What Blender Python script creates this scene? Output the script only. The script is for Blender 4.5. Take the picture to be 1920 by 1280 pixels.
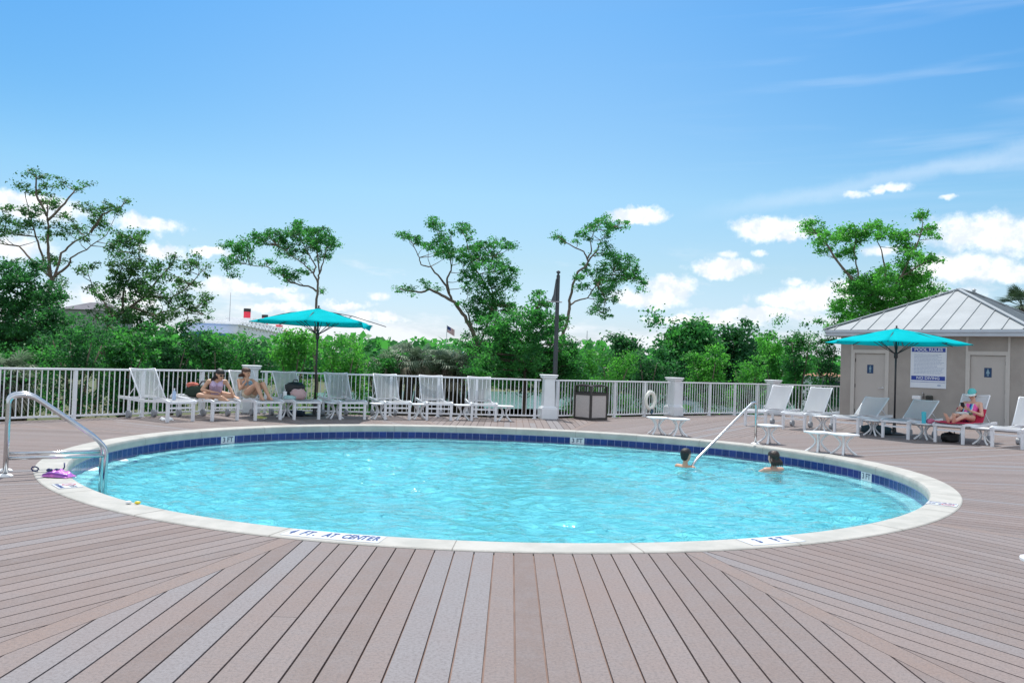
import bpy, math, random
import numpy as np
from mathutils import Vector, Matrix, noise as mnoise
R_ = math.radians
random.seed(7)
S = bpy.context.scene
for o in list(bpy.data.objects): bpy.data.objects.remove(o)
COL = S.collection

# ------------------------------------------------------------------ camera
F = 1540.0; CAMZ = 1.42
PITCH = math.atan(38 / F); ROLL = R_(1.98)
cam = bpy.data.cameras.new('camera'); camo = bpy.data.objects.new('camera', cam); COL.objects.link(camo)
S.camera = camo
cam.sensor_width = 36; cam.lens = F / 1920 * 36; cam.clip_start = .05; cam.clip_end = 3000
_r = Vector((1, 0, 0)); _f = Vector((0, math.cos(PITCH), math.sin(PITCH))); _u = Vector((0, -math.sin(PITCH), math.cos(PITCH)))
CR = _r * math.cos(ROLL) + _u * math.sin(ROLL); CU = _u * math.cos(ROLL) - _r * math.sin(ROLL)
m = Matrix.Identity(4)
for i in range(3): m[i][0] = CR[i]; m[i][1] = CU[i]; m[i][2] = -_f[i]; m[i][3] = (0, 0, CAMZ)[i]
camo.matrix_world = m

def ray(u, v): return _f + CR * ((u - 960) / F) - CU * ((v - 640) / F)
def W(u, v, D):                      # world point at plan depth D
    d = ray(u, v); d = d * (D / d.y); return Vector((d.x, d.y, d.z + CAMZ))
def G(u, v, z=0.0):                  # world point on the level z
    d = ray(u, v); d = d * ((z - CAMZ) / d.z); return Vector((d.x, d.y, z))

# ------------------------------------------------------------------ sun, sky, exposure
SUN_EL, SUN_AZ = R_(66), R_(-12)     # azimuth from +Y towards +X
sd = Vector((math.sin(SUN_AZ) * math.cos(SUN_EL), math.cos(SUN_AZ) * math.cos(SUN_EL), math.sin(SUN_EL)))
sl = bpy.data.lights.new('sun', 'SUN'); sl.energy = 3.85; sl.angle = R_(.5); sl.color = (1, .965, .91)
so = bpy.data.objects.new('sun', sl); COL.objects.link(so)
so.rotation_euler = (-sd).to_track_quat('-Z', 'Y').to_euler(); so.location = (0, 0, 30)
w = bpy.data.worlds.new('World'); S.world = w; w.use_nodes = True
S.view_settings.view_transform = 'Standard'; S.view_settings.look = 'None'; S.view_settings.gamma = 1
S.view_settings.exposure = 0.32

class N:
    """tiny node-tree writer"""
    def __init__(s, nt): s.nt = nt; nt.nodes.clear()
    def n(s, typ, **kw):
        nd = s.nt.nodes.new(typ); ins = kw.pop('ins', {})
        for k, v in kw.items(): setattr(nd, k, v)
        for k, v in ins.items(): s.set(nd, k, v)
        return nd
    def set(s, nd, k, v):
        if isinstance(v, bpy.types.NodeSocket): s.nt.links.new(v, nd.inputs[k])
        elif isinstance(v, bpy.types.Node): s.nt.links.new(v.outputs[0], nd.inputs[k])
        else: nd.inputs[k].default_value = v
    def math(s, op, a, b=0.0, c=None, clamp=False):
        nd = s.n('ShaderNodeMath', operation=op, use_clamp=clamp); s.set(nd, 0, a); s.set(nd, 1, b)
        if c is not None: s.set(nd, 2, c)
        return nd.outputs[0]
    def vm(s, op, a, b=(0, 0, 0)):
        nd = s.n('ShaderNodeVectorMath', operation=op); s.set(nd, 0, a); s.set(nd, 1, b); return nd.outputs[0] if op not in ('LENGTH', 'DOT_PRODUCT') else nd.outputs['Value']
    def ramp(s, fac, stops, interp='LINEAR'):
        nd = s.n('ShaderNodeValToRGB'); s.set(nd, 0, fac); cr = nd.color_ramp; cr.interpolation = interp
        while len(cr.elements) < len(stops): cr.elements.new(.5)
        for e, (p, c) in zip(cr.elements, stops): e.position = p; e.color = (*c, 1) if len(c) == 3 else c
        return nd.outputs[0]
    def mix(s, f, a, b, blend='MIX'):
        nd = s.n('ShaderNodeMix', data_type='RGBA', blend_type=blend); s.set(nd, 0, f)
        for k, v in ((6, a), (7, b)): s.set(nd, k, (*v, 1) if isinstance(v, tuple) and len(v) == 3 else v)
        return nd.outputs[2]
    def noise(s, vec, scale, detail=3, rough=.55, dist=0):
        return s.n('ShaderNodeTexNoise', ins={'Vector': vec, 'Scale': scale, 'Detail': detail, 'Roughness': rough, 'Distortion': dist}).outputs[0]
    def smooth(s, v, lo, hi, a=0.0, b=1.0):
        nd = s.n('ShaderNodeMapRange', interpolation_type='SMOOTHSTEP'); s.set(nd, 0, v)
        for k, x in ((1, lo), (2, hi), (3, a), (4, b)): nd.inputs[k].default_value = x
        return nd.outputs[0]

def build_sky():
    t = N(w.node_tree)
    tc = t.n('ShaderNodeTexCoord').outputs['Generated']
    sep = t.n('ShaderNodeSeparateXYZ', ins={0: tc}); X, Y, Z = sep.outputs
    az = t.math('ARCTAN2', X, Y); el = t.math('ARCSINE', Z)
    sky = t.n('ShaderNodeTexSky', sky_type='NISHITA', sun_disc=False, sun_elevation=SUN_EL, sun_rotation=SUN_AZ,
              air_density=1.0, dust_density=.6, ozone_density=1.6, altitude=0).outputs[0]
    half = t.ramp(t.math('DIVIDE', el, .6, clamp=True), SKYTINT)
    base = t.vm('MULTIPLY', sky, t.vm('MULTIPLY', half, (2, 2, 2)))
    side = t.math('MULTIPLY', t.smooth(t.math('ABSOLUTE', az), .05, .62), t.smooth(el, .08, .30))
    base = t.mix(side, base, t.vm('MULTIPLY', base, (.64, .855, .965)))
    P = t.n('ShaderNodeCombineXYZ', ins={0: az, 1: el}).outputs[0]
    # ragged edges for the cumulus
    n1 = t.n('ShaderNodeTexNoise', ins={'Vector': P, 'Scale': 26.0, 'Detail': 5, 'Roughness': .62})
    n2 = t.n('ShaderNodeTexNoise', ins={'Vector': P, 'Scale': 90.0, 'Detail': 2, 'Roughness': .6})
    off = t.vm('SUBTRACT', n1.outputs['Color'], (.5, .5, .5)); off = t.vm('MULTIPLY', off, (.060, .030, 0))
    off2 = t.vm('SUBTRACT', n2.outputs['Color'], (.5, .5, .5)); off2 = t.vm('MULTIPLY', off2, (.012, .008, 0))
    Q = t.vm('ADD', t.vm('ADD', P, off), off2)
    best = None; small = None; Qs = t.vm('ADD', P, off2)
    for (u, v, hw, hh) in CLOUDS:
        d = ray(u, v); a0 = math.atan2(d.x, d.y); e0 = math.asin(d.z / d.length)
        q = t.vm('MULTIPLY', t.vm('SUBTRACT', Q if hw > 32 else Qs, (a0, e0, 0)), (F / hw, F / hh, 0))
        ln = t.vm('LENGTH', q)
        if hw <= 32: small = ln if small is None else t.math('MINIMUM', small, ln); continue
        best = ln if best is None else t.math('MINIMUM', best, ln)
    wis = t.noise(P, 60, 5, .7); cum = t.smooth(t.math('ADD', best, t.math('MULTIPLY', t.math('SUBTRACT', wis, .5), .9)), .50, 1.30, 1, 0)
    cum = t.math('MAXIMUM', cum, t.smooth(t.math('ADD', small, t.math('MULTIPLY', t.math('SUBTRACT', wis, .5), 1.6)), .35, 1.5, .8, 0))
    # low bank of flat cloud near the horizon
    Ps = t.vm('MULTIPLY', P, (1.0, 3.6, 1))
    nb = t.noise(Ps, 6.5, 6, .6, .2)
    lowm = t.smooth(el, .0, .085, 1, 0); lowm2 = t.math('MULTIPLY_ADD', lowm, .24, nb)
    bank = t.smooth(lowm2, .56, .76); bank = t.math('MULTIPLY', bank, t.smooth(el, .08, .16, .9, 0))
    # general cover away from the view (added further down to brighten the skylight)
    # cirrus streaks
    rot = t.n('ShaderNodeMapping', ins={0: P, 2: (0, 0, -.21), 3: (1.0, 13, 1)}).outputs[0]
    ci = t.noise(rot, 2.3, 4, .5, .3)
    cir = t.math('MULTIPLY', t.smooth(ci, .50, .80), t.smooth(az, .10, .45)); cir = t.math('MULTIPLY', cir, t.smooth(el, .10, .2))
    cir = t.math('MULTIPLY', cir, .38)
    # one long thin streak rising to the right
    d0, d1 = ray(1330, 398), ray(1930, 280)
    a0, e0, a1, e1 = math.atan2(d0.x, d0.y), math.asin(d0.z / d0.length), math.atan2(d1.x, d1.y), math.asin(d1.z / d1.length)
    sl_ = (e1 - e0) / (a1 - a0)
    line = t.math('SUBTRACT', el, t.math('MULTIPLY_ADD', az, sl_, e0 - a0 * sl_)); line = t.math('ADD', line, t.math('MULTIPLY', t.math('SUBTRACT', n1.outputs[0], .5), .02))
    line = t.smooth(t.math('ABSOLUTE', line), 0, .015, .30, 0); line = t.math('MULTIPLY', line, t.smooth(az, a0 - .05, a0 + .12))
    shade = t.mix(t.smooth(t.noise(t.vm('ADD', P, (0, .012, 0)), 34, 5, .6), .36, .60), (7.6, 8.3, 9.2), (10.9, 11.0, 11.0))
    c = t.mix(cir, base, (7.5, 8.6, 10)); c = t.mix(line, c, (7.5, 8.6, 9.8))
    # broken cloud overhead and behind the camera, out of the picture, added to whiten the skylight and lift shade
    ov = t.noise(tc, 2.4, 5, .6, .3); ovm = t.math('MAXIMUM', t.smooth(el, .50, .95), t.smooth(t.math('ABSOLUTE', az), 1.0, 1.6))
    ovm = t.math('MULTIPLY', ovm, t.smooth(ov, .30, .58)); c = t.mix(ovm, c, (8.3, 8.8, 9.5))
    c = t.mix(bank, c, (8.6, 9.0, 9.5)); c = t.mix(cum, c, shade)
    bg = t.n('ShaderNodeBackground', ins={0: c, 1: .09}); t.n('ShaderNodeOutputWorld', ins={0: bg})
SKYTINT = [(0, (.46, .49, .72)), (.08, (.48, .53, .66)), (.19, (.50, .56, .57)), (.33, (.515, .64, .63)), (.67, (.365, .625, .73)), (1, (.38, .58, .70))]
CLOUDS = [(60, 388, 85, 20), (275, 421, 62, 15), (395, 473, 34, 9), (25, 465, 60, 22), (430, 538, 52, 15), (300, 468, 40, 14),
          (500, 545, 50, 8), (650, 572, 42, 9), (712, 556, 20, 7), (545, 556, 28, 8), (700, 592, 60, 9), (520, 580, 60, 10), (230, 560, 60, 25),
          (1197, 404, 44, 15), (1440, 428, 66, 24), (1490, 445, 40, 12), (1350, 503, 58, 16), (1672, 352, 28, 7), (1648, 358, 16, 5), (1602, 365, 18, 5), (1777, 369, 12, 4),
          (1490, 529, 15, 8), (1250, 540, 56, 22), (1215, 560, 70, 16), (1838, 435, 84, 32), (1900, 450, 60, 26), (1805, 503, 80, 24), (1890, 515, 60, 20),
          (1365, 477, 16, 6), (1425, 475, 12, 5), (1420, 588, 110, 12), (1530, 560, 80, 26), (1650, 470, 30, 8), (1300, 600, 90, 10), (1480, 565, 60, 14), (1340, 600, 80, 10), (1560, 545, 60, 22), (1720, 560, 90, 26)]
build_sky()

# ------------------------------------------------------------------ helpers: tagging, meshes, materials
def tag(o, label=None, cat=None, group=None, kind=None):
    if label: o['label'] = label
    if cat: o['category'] = cat
    if group: o['group'] = group
    if kind: o['kind'] = kind
    return o
def thing(name, label, cat, loc=(0, 0, 0), rz=0.0, group=None):
    o = bpy.data.objects.new(name, None); COL.objects.link(o); o.location = loc; o.rotation_euler = (0, 0, rz)
    o.empty_display_size = .2
    return tag(o, label, cat, group)
def kids(o): return [c for c in bpy.data.objects if c.parent == o]
def dup(root, loc, rz, label, group=None):
    def cp(o, par):
        c = o.copy(); COL.objects.link(c); c.parent = par
        for ch in kids(o): cp(ch, c)
        return c
    c = cp(root, None); c.location = loc; c.rotation_euler = (0, 0, rz); c['label'] = label
    if group: c['group'] = group
    return c

class MB:
    def __init__(s): s.v = []; s.f = []; s.mi = []; s.uv = None
    def add(s, vs, fs, mi=0):
        b = len(s.v); s.v += [tuple(x) for x in vs]; s.f += [tuple(i + b for i in f) for f in fs]; s.mi += [mi] * len(fs); return s
    def box(s, c, d, rz=0.0, M=None, mi=0, bev=0.0):
        x, y, z = d[0] / 2, d[1] / 2, d[2] / 2
        if bev:
            b = min(bev, x * .9, y * .9, z * .9); vs = []
            for sz in (-1, 1):
                for k in (0, 1):
                    zz = sz * (z - b * (1 - k)) if False else sz * (z if k else z - b)
                    ins = b if k else 0
                    for sx, sy in ((-1, -1), (1, -1), (1, 1), (-1, 1)): vs.append((sx * (x - ins), sy * (y - ins), zz))
            # order: bottom side ring(0-3), bottom cap ring(4-7), top side ring(8-11), top cap(12-15)
            fs = [(7, 6, 5, 4), (12, 13, 14, 15)]
            for i in range(4):
                j = (i + 1) % 4; fs += [(4 + i, 4 + j, j, i), (i, j, 8 + j, 8 + i), (8 + i, 8 + j, 12 + j, 12 + i)]
        else:
            vs = [(sx * x, sy * y, sz * z) for sz in (-1, 1) for sx, sy in ((-1, -1), (1, -1), (1, 1), (-1, 1))]
            fs = [(3, 2, 1, 0), (4, 5, 6, 7)] + [(i, (i + 1) % 4, 4 + (i + 1) % 4, 4 + i) for i in range(4)]
        mm = Matrix.Translation(c) @ (M.to_4x4() if M is not None else Matrix.Rotation(rz, 4, 'Z'))
        return s.add([mm @ Vector(v) for v in vs], fs, mi)
    def bar(s, a, b, w_, h, mi=0):   # rectangular bar a->b, w horizontal width, h height
        a, b = Vector(a), Vector(b); d = b - a; L = d.length; q = d.to_track_quat('Y', 'Z').to_matrix()
        return s.box((a + b) / 2, (w_, L, h), M=q, mi=mi)
    def tube(s, pts, r, n=8, mi=0, caps=True):
        pts = [Vector(p) for p in pts]; rr = r if isinstance(r, (list, tuple)) else [r] * len(pts)
        vs = []; up = None
        for i, p in enumerate(pts):
            a = pts[max(i - 1, 0)]; b = pts[min(i + 1, len(pts) - 1)]; d = (b - a).normalized()
            if up is None: up = Vector((0, 0, 1)) if abs(d.z) < .9 else Vector((1, 0, 0))
            x = d.cross(up)
            if x.length < 1e-5: x = d.orthogonal()
            x.normalize(); up = x.cross(d).normalized()
            for k in range(n):
                t = 2 * math.pi * k / n; vs.append(p + (x * math.cos(t) + up * math.sin(t)) * rr[i])
        fs = [(i * n + k, i * n + (k + 1) % n, (i + 1) * n + (k + 1) % n, (i + 1) * n + k) for i in range(len(pts) - 1) for k in range(n)]
        if caps: fs += [tuple(range(n))[::-1], tuple((len(pts) - 1) * n + k for k in range(n))]
        return s.add(vs, fs, mi)
    def lathe(s, prof, c=(0, 0, 0), n=20, mi=0):
        vs = []; c = Vector(c)
        for r, z in prof:
            for k in range(n): t = 2 * math.pi * k / n; vs.append(c + Vector((r * math.cos(t), r * math.sin(t), z)))
        fs = [(i * n + k, i * n + (k + 1) % n, (i + 1) * n + (k + 1) % n, (i + 1) * n + k) for i in range(len(prof) - 1) for k in range(n)]
        return s.add(vs, fs, mi)
    def ball(s, c, r, n=12, mi=0, sc=(1, 1, 1)):
        pr = [(max(1e-4, math.sin(math.pi * i / 8)), -math.cos(math.pi * i / 8)) for i in range(9)]
        vs = []; c = Vector(c)
        for a, z in pr:
            for k in range(n): t = 2 * math.pi * k / n; vs.append(c + Vector((a * math.cos(t) * r * sc[0], a * math.sin(t) * r * sc[1], z * r * sc[2])))
        return s.add(vs, [(i * n + k, i * n + (k + 1) % n, (i + 1) * n + (k + 1) % n, (i + 1) * n + k) for i in range(8) for k in range(n)], mi)
    def capsule(s, a, b, ra, rb, n=12):
        a, b = Vector(a), Vector(b); d = (b - a)
        if d.length < 1e-6: return s.ball(a, ra, n)
        d.normalize(); pts = []; rr = []
        for k in range(5): t = math.pi / 2 * (1 - k / 4); pts.append(a - d * ra * math.sin(t)); rr.append(max(1e-4, ra * math.cos(t)))
        for k in range(5): t = math.pi / 2 * (k / 4); pts.append(b + d * rb * math.sin(t)); rr.append(max(1e-4, rb * math.cos(t)))
        return s.tube(pts, rr, n)
    def grid(s, fn, nu, nv, mi=0):
        vs = [fn(i / nu, j / nv) for j in range(nv + 1) for i in range(nu + 1)]; k = nu + 1
        return s.add(vs, [(j * k + i, j * k + i + 1, (j + 1) * k + i + 1, (j + 1) * k + i) for j in range(nv) for i in range(nu)], mi)
    def build(s, name, mat, parent=None, smooth=False, autos=None):
        me = bpy.data.meshes.new(name); me.from_pydata(s.v, [], s.f)
        for m_ in (mat if isinstance(mat, (list, tuple)) else [mat]): me.materials.append(m_)
        if max(s.mi, default=0): me.polygons.foreach_set('material_index', s.mi)
        if smooth: me.polygons.foreach_set('use_smooth', [True] * len(s.f))
        me.update()
        o = bpy.data.objects.new(name, me); COL.objects.link(o); o.parent = parent
        if smooth == 'edge':
            md = o.modifiers.new('edge_split', 'EDGE_SPLIT'); md.split_angle = R_(38)
        return o

MATS = {}
def mat(name, col, rough=.55, metal=0.0, var=0.0, scale=3.0, bump=0.0, bscale=40.0, spec=.5, trans=0.0, col2=None, aniso=None, sheen=0.0):
    """procedural principled: base colour varied by two noises, optional bump and translucency"""
    if name in MATS: return MATS[name]
    mt = bpy.data.materials.new(name); mt.use_nodes = True; t = N(mt.node_tree); MATS[name] = mt
    tc = t.n('ShaderNodeTexCoord').outputs['Object']; vec = tc
    if aniso: vec = t.n('ShaderNodeMapping', ins={0: tc, 3: aniso}).outputs[0]
    c2 = col2 or tuple(max(0, x * (1 - var)) for x in col)
    nn = t.noise(vec, scale, 4, .6)
    c = t.mix(t.smooth(nn, .32, .68), col, c2)
    fine = t.noise(vec, bscale, 2, .6)
    c = t.mix(t.smooth(fine, .3, .7, 0, min(.5, var)), c, tuple(x * .8 for x in col))
    p = t.n('ShaderNodeBsdfPrincipled', ins={'Base Color': c, 'Roughness': rough, 'Metallic': metal, 'Specular IOR Level': spec})
    t.set(p, 'Roughness', t.math('MULTIPLY_ADD', t.math('SUBTRACT', nn, .5), .25, rough, clamp=True))
    if bump: t.set(p, 'Normal', t.n('ShaderNodeBump', ins={'Height': fine, 'Strength': bump, 'Distance': .01}))
    out = p
    if trans:
        tr = t.n('ShaderNodeBsdfTranslucent', ins={0: c}); out = t.n('ShaderNodeMixShader', ins={0: trans, 1: p.outputs[0], 2: tr.outputs[0]})
    t.n('ShaderNodeOutputMaterial', ins={0: out.outputs[0]}); return mt

WHITE = mat('white_powder_coat', (.80, .82, .86), .38, var=.06, scale=6, spec=.5)
WHITEP = mat('white_resin', (.82, .84, .86), .42, var=.05)
PILLAR = mat('pillar_paint', (.82, .85, .88), .5, var=.08, bump=.15, bscale=60)
STEEL = mat('stainless_steel', (.62, .64, .66), .2, metal=1.0, var=.1, scale=12)
DARKM = mat('dark_bronze_metal', (.055, .055, .06), .4, metal=.4, var=.2)
POSTM = mat('grey_lamp_post_paint', (.045, .052, .062), .45, var=.2)
BLACK = mat('black_plastic', (.02, .02, .022), .45, var=.2)
TEAL = mat('turquoise_canvas', (.0, .62, .68), .95, var=.10, scale=2, bump=.25, bscale=250, trans=.40, spec=.08)
SKIN = mat('warm_skin', (.56, .33, .22), .5, var=.08, scale=8)
SKINP = mat('pink_skin', (.66, .38, .28), .5, var=.08, scale=8)
HAIRB = mat('black_hair', (.012, .010, .010), .45, var=.4, scale=60, bump=.5, bscale=200)
HAIRR = mat('brown_hair', (.09, .04, .025), .5, var=.4, scale=60, bump=.5, bscale=200)

# slack woven sling: slightly open weave
def sling_mat(name, open_):
    mt = bpy.data.materials.new(name); mt.use_nodes = True; t = N(mt.node_tree)
    tc = t.n('ShaderNodeTexCoord').outputs['Object']
    w1 = t.noise(tc, 260, 1, .5); c = t.mix(t.smooth(w1, .35, .65), (.66, .70, .74), (.80, .84, .88))
    p = t.n('ShaderNodeBsdfPrincipled', ins={'Base Color': c, 'Roughness': .6})
    tr = t.n('ShaderNodeBsdfTranslucent', ins={0: (.75, .80, .84, 1)}); m1 = t.n('ShaderNodeMixShader', ins={0: .6, 1: p.outputs[0], 2: tr.outputs[0]})
    tp = t.n('ShaderNodeBsdfTransparent'); m2 = t.n('ShaderNodeMixShader', ins={0: open_, 1: m1.outputs[0], 2: tp.outputs[0]})
    t.n('ShaderNodeOutputMaterial', ins={0: m2.outputs[0]}); return mt
SLING = sling_mat('open_weave_sling', .38); SLINGD = sling_mat('close_weave_sling', .08)

# ------------------------------------------------------------------ pool outline
PC = Vector((-.1, 12.2))
def rad(th):
    return 5.9461 - .0369 * math.cos(th) - .1494 * math.sin(th) + .1477 * math.cos(2 * th) - .0314 * math.sin(2 * th) + .0316 * math.cos(3 * th) + .1066 * math.sin(3 * th)
def pp(th, off, z): r = rad(th) - off; return Vector((PC.x + r * math.cos(th), PC.y + r * math.sin(th), z))
COPW = .345; WZ = -.245
def ring(prof, n=300, uvscale=None):
    """sweep (offset,z) profile around the pool outline"""
    mb = MB(); k = len(prof); arc = 0; uvs = []; last = None
    for i in range(n + 1):
        th = 2 * math.pi * i / n; q = pp(th, COPW, 0)
        if last is not None: arc += (q - last).length
        last = q
        for off, z in prof: mb.v.append(tuple(pp(th, off, z))); uvs.append((arc, z))
    for i in range(n):
        for j in range(k - 1): mb.f.append((i * k + j, (i + 1) * k + j, (i + 1) * k + j + 1, i * k + j + 1)); mb.mi.append(0)
    mb.uvv = uvs; return mb
def build_uv(mb, name, mat_, parent, smooth=False):
    o = mb.build(name, mat_, parent, smooth); me = o.data; ul = me.uv_layers.new(name='UVMap')
    li = np.empty(len(me.loops), dtype=np.int32); me.loops.foreach_get('vertex_index', li)
    ul.data.foreach_set('uv', np.array(mb.uvv, dtype=np.float32)[li].ravel()); return o

pool = thing('swimming_pool', 'round swimming pool with pale concrete coping and a navy tile band', 'pool', (0, 0, 0))
COPM = mat('cast_coping', (.44, .43, .40), .75, var=.2, scale=3.1, bump=.35, bscale=55, col2=(.345, .345, .32))
cop = ring([(0, -.08), (0, .004), (.010, .012), (.30, .015), (.33, .006), (.345, -.016), (.347, -.05), (.34, -.112), (.30, -.118)])
for i in range(26):
    th = 2 * math.pi * (i + .3) / 26; dl = .0035 / 6
    pr = [(-.001, -.02), (-.001, .0045), (.010, .0133), (.30, .0163), (.331, .0073), (.3465, -.016), (.3485, -.05), (.3415, -.112)]
    for a_, b_ in zip(pr[:-1], pr[1:]): cop.add([tuple(pp(th - dl, *a_)), tuple(pp(th + dl, *a_)), tuple(pp(th + dl, *b_)), tuple(pp(th - dl, *b_))], [(0, 1, 2, 3)], 1)
cop.build('coping', [COPM, mat('joint_sealant', (.20, .19, .17), .9)], pool, smooth='edge')
def tile_material():
    mt = bpy.data.materials.new('navy_glazed_tile'); mt.use_nodes = True; t = N(mt.node_tree)
    uv = t.n('ShaderNodeUVMap').outputs[0]; mp = t.n('ShaderNodeMapping', ins={0: uv, 1: (0, .1185, 0)}).outputs[0]
    br = t.n('ShaderNodeTexBrick', offset=0.0, ins={'Vector': mp, 'Color1': (.004, .013, .13, 1), 'Color2': (.008, .024, .19, 1), 'Mortar': (.20, .22, .38, 1), 'Scale': 1.0, 'Mortar Size': .0045, 'Mortar Smooth': .2, 'Brick Width': .150, 'Row Height': .126, 'Bias': -.2})
    p = t.n('ShaderNodeBsdfPrincipled', ins={'Base Color': br.outputs[0], 'Roughness': t.math('MULTIPLY_ADD', br.outputs[1], .5, .18)})
    t.set(p, 'Normal', t.n('ShaderNodeBump', invert=True, ins={'Height': br.outputs[1], 'Strength': .5, 'Distance': .004}))
    t.n('ShaderNodeOutputMaterial', ins={0: p.outputs[0]}); return mt
TILE = tile_material()
build_uv(ring([(.340, -.110), (.340, -.262)]), 'tile_band', TILE, pool)
PLAST = mat('white_pool_plaster', (.78, .86, .86), .7, var=.08, scale=1.2)
ring([(.336, -.262), (.53, -.278)]).build('gutter_ledge', PLAST, pool)
build_uv(ring([(.53, -.276), (.575, -.276), (.580, -.282), (.580, -.315)]), 'ledge_edge_tile', TILE, pool)
ring([(.579, -.315), (.579, -.41)]).build('ledge_face', PLAST, pool)
mb = MB(); n = 96
radii = [(.578, -.40), (.580, -.44), (.70, -.47), (2.5, -.55), (4.3, -.62)]
for off, z in radii:
    for i in range(n): mb.v.append(tuple(pp(2 * math.pi * i / n, off, z)))
mb.v.append((PC.x, PC.y, -.64))
for j in range(len(radii) - 1):
    for i in range(n): mb.f.append((j * n + i, j * n + (i + 1) % n, (j + 1) * n + (i + 1) % n, (j + 1) * n + i)); mb.mi.append(0)
j = len(radii) - 1
for i in range(n): mb.f.append((j * n + i, j * n + (i + 1) % n, len(mb.v) - 1)); mb.mi.append(0)
FLOOR = mat('pool_floor_plaster', (.085, .47, .56), .8, var=.10, scale=.8)
mb.build('basin', FLOOR, pool, smooth=True)

def water_material():
    mt = bpy.data.materials.new('pool_water'); mt.use_nodes = True; t = N(mt.node_tree)
    tc = t.n('ShaderNodeTexCoord').outputs['Object']
    bp = t.n('ShaderNodeBump', ins={'Height': t.noise(tc, 14, 2, .5, .4), 'Strength': .7, 'Distance': .018}).outputs[0]
    ds = t.n('ShaderNodeMapping', ins={0: tc, 2: (0, 0, .25), 3: (1, 1.5, 1)}).outputs[0]
    b2 = t.n('ShaderNodeBump', ins={'Height': t.noise(ds, 4.2, 4, .62, .9), 'Strength': 1.0, 'Distance': .32}).outputs[0]
    fr = t.n('ShaderNodeFresnel', ins={0: 1.33, 'Normal': bp}).outputs[0]
    gl = t.n('ShaderNodeBsdfGlossy', ins={0: (1, 1, 1, 1), 'Roughness': .02, 'Normal': bp})
    tr = t.n('ShaderNodeBsdfTransparent', ins={0: (.72, .95, .99, 1)})
    df = t.n('ShaderNodeBsdfDiffuse', ins={0: (.25, .90, .96, 1), 'Normal': b2})   # light scattered back by the water itself
    body = t.n('ShaderNodeMixShader', ins={0: .42, 1: tr.outputs[0], 2: df.outputs[0]})
    mx = t.n('ShaderNodeMixShader', ins={0: fr, 1: body.outputs[0], 2: gl.outputs[0]})
    t.n('ShaderNodeOutputMaterial', ins={0: mx.outputs[0]}); return mt
def water():
    """a real rippled surface: crossing short waves, calmer in some patches"""
    g = np.random.default_rng(4); st = .036; n = int(13 / st); xs = PC.x - 6.5 + np.arange(n + 1) * st; ys = PC.y - 6.5 + np.arange(n + 1) * st
    X, Y = np.meshgrid(xs, ys); wx = X + .10 * np.sin(1.9 * Y + .7) + .06 * np.sin(3.1 * X + 1.3 * Y); wy = Y + .10 * np.sin(2.3 * X + 1.1) + .07 * np.sin(2.7 * Y - 1.7 * X)
    Z = np.zeros_like(X)
    for k in range(46):
        lam = .20 * (1.3 / .20) ** g.random(); a = g.normal(1.35, .75); kx, ky = math.cos(a) * 2 * math.pi / lam, math.sin(a) * 2 * math.pi / lam
        ph = g.random() * 6.28; e = .5 + .5 * np.sin(X * g.normal(0, .8) + Y * g.normal(0, .8) + g.random() * 6.28)
        Z += WSLOPE * lam / (2 * math.pi) * (.35 + e) * (1 - np.abs(np.sin((wx * kx + wy * ky + ph) / 2)) * 2) * (.7 + .3 * (lam < .6))
    cal = .62 + .38 * np.sin(X * .9 + .8 * np.sin(Y * .7)) * np.cos(Y * .8 + .5 * X); Z *= cal
    D = np.hypot(X - PC.x, Y - PC.y); T = np.arctan2(Y - PC.y, X - PC.x)
    Rr = 5.9461 - .0369 * np.cos(T) - .1494 * np.sin(T) + .1477 * np.cos(2 * T) - .0314 * np.sin(2 * T) + .0316 * np.cos(3 * T) + .1066 * np.sin(3 * T)
    Z *= np.clip((Rr - .34 - D) / .7, .22, 1.0); ok = D < Rr - .26; idx = np.arange((n + 1) ** 2).reshape(n + 1, n + 1)
    m4 = ok[:-1, :-1] & ok[1:, :-1] & ok[:-1, 1:] & ok[1:, 1:]; F4 = np.stack([idx[:-1, :-1], idx[:-1, 1:], idx[1:, 1:], idx[1:, :-1]], -1)[m4]
    used_, inv = np.unique(F4, return_inverse=True); V = np.stack([X.ravel(), Y.ravel(), WZ + Z.ravel()], 1)[used_]; Fi = inv.reshape(-1, 4).astype(np.int32); k = len(Fi)
    me = bpy.data.meshes.new('water'); me.vertices.add(len(V)); me.vertices.foreach_set('co', V.astype(np.float32).ravel()); me.loops.add(k * 4); me.loops.foreach_set('vertex_index', Fi.ravel())
    me.polygons.add(k); me.polygons.foreach_set('loop_start', np.arange(0, k * 4, 4, dtype=np.int32)); me.polygons.foreach_set('loop_total', np.full(k, 4, dtype=np.int32)); me.polygons.foreach_set('use_smooth', np.ones(k, dtype=bool))
    me.update(calc_edges=True); me.materials.append(water_material()); o = bpy.data.objects.new('water', me); COL.objects.link(o); tag(o, kind='structure')
WSLOPE = .090
water()

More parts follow.
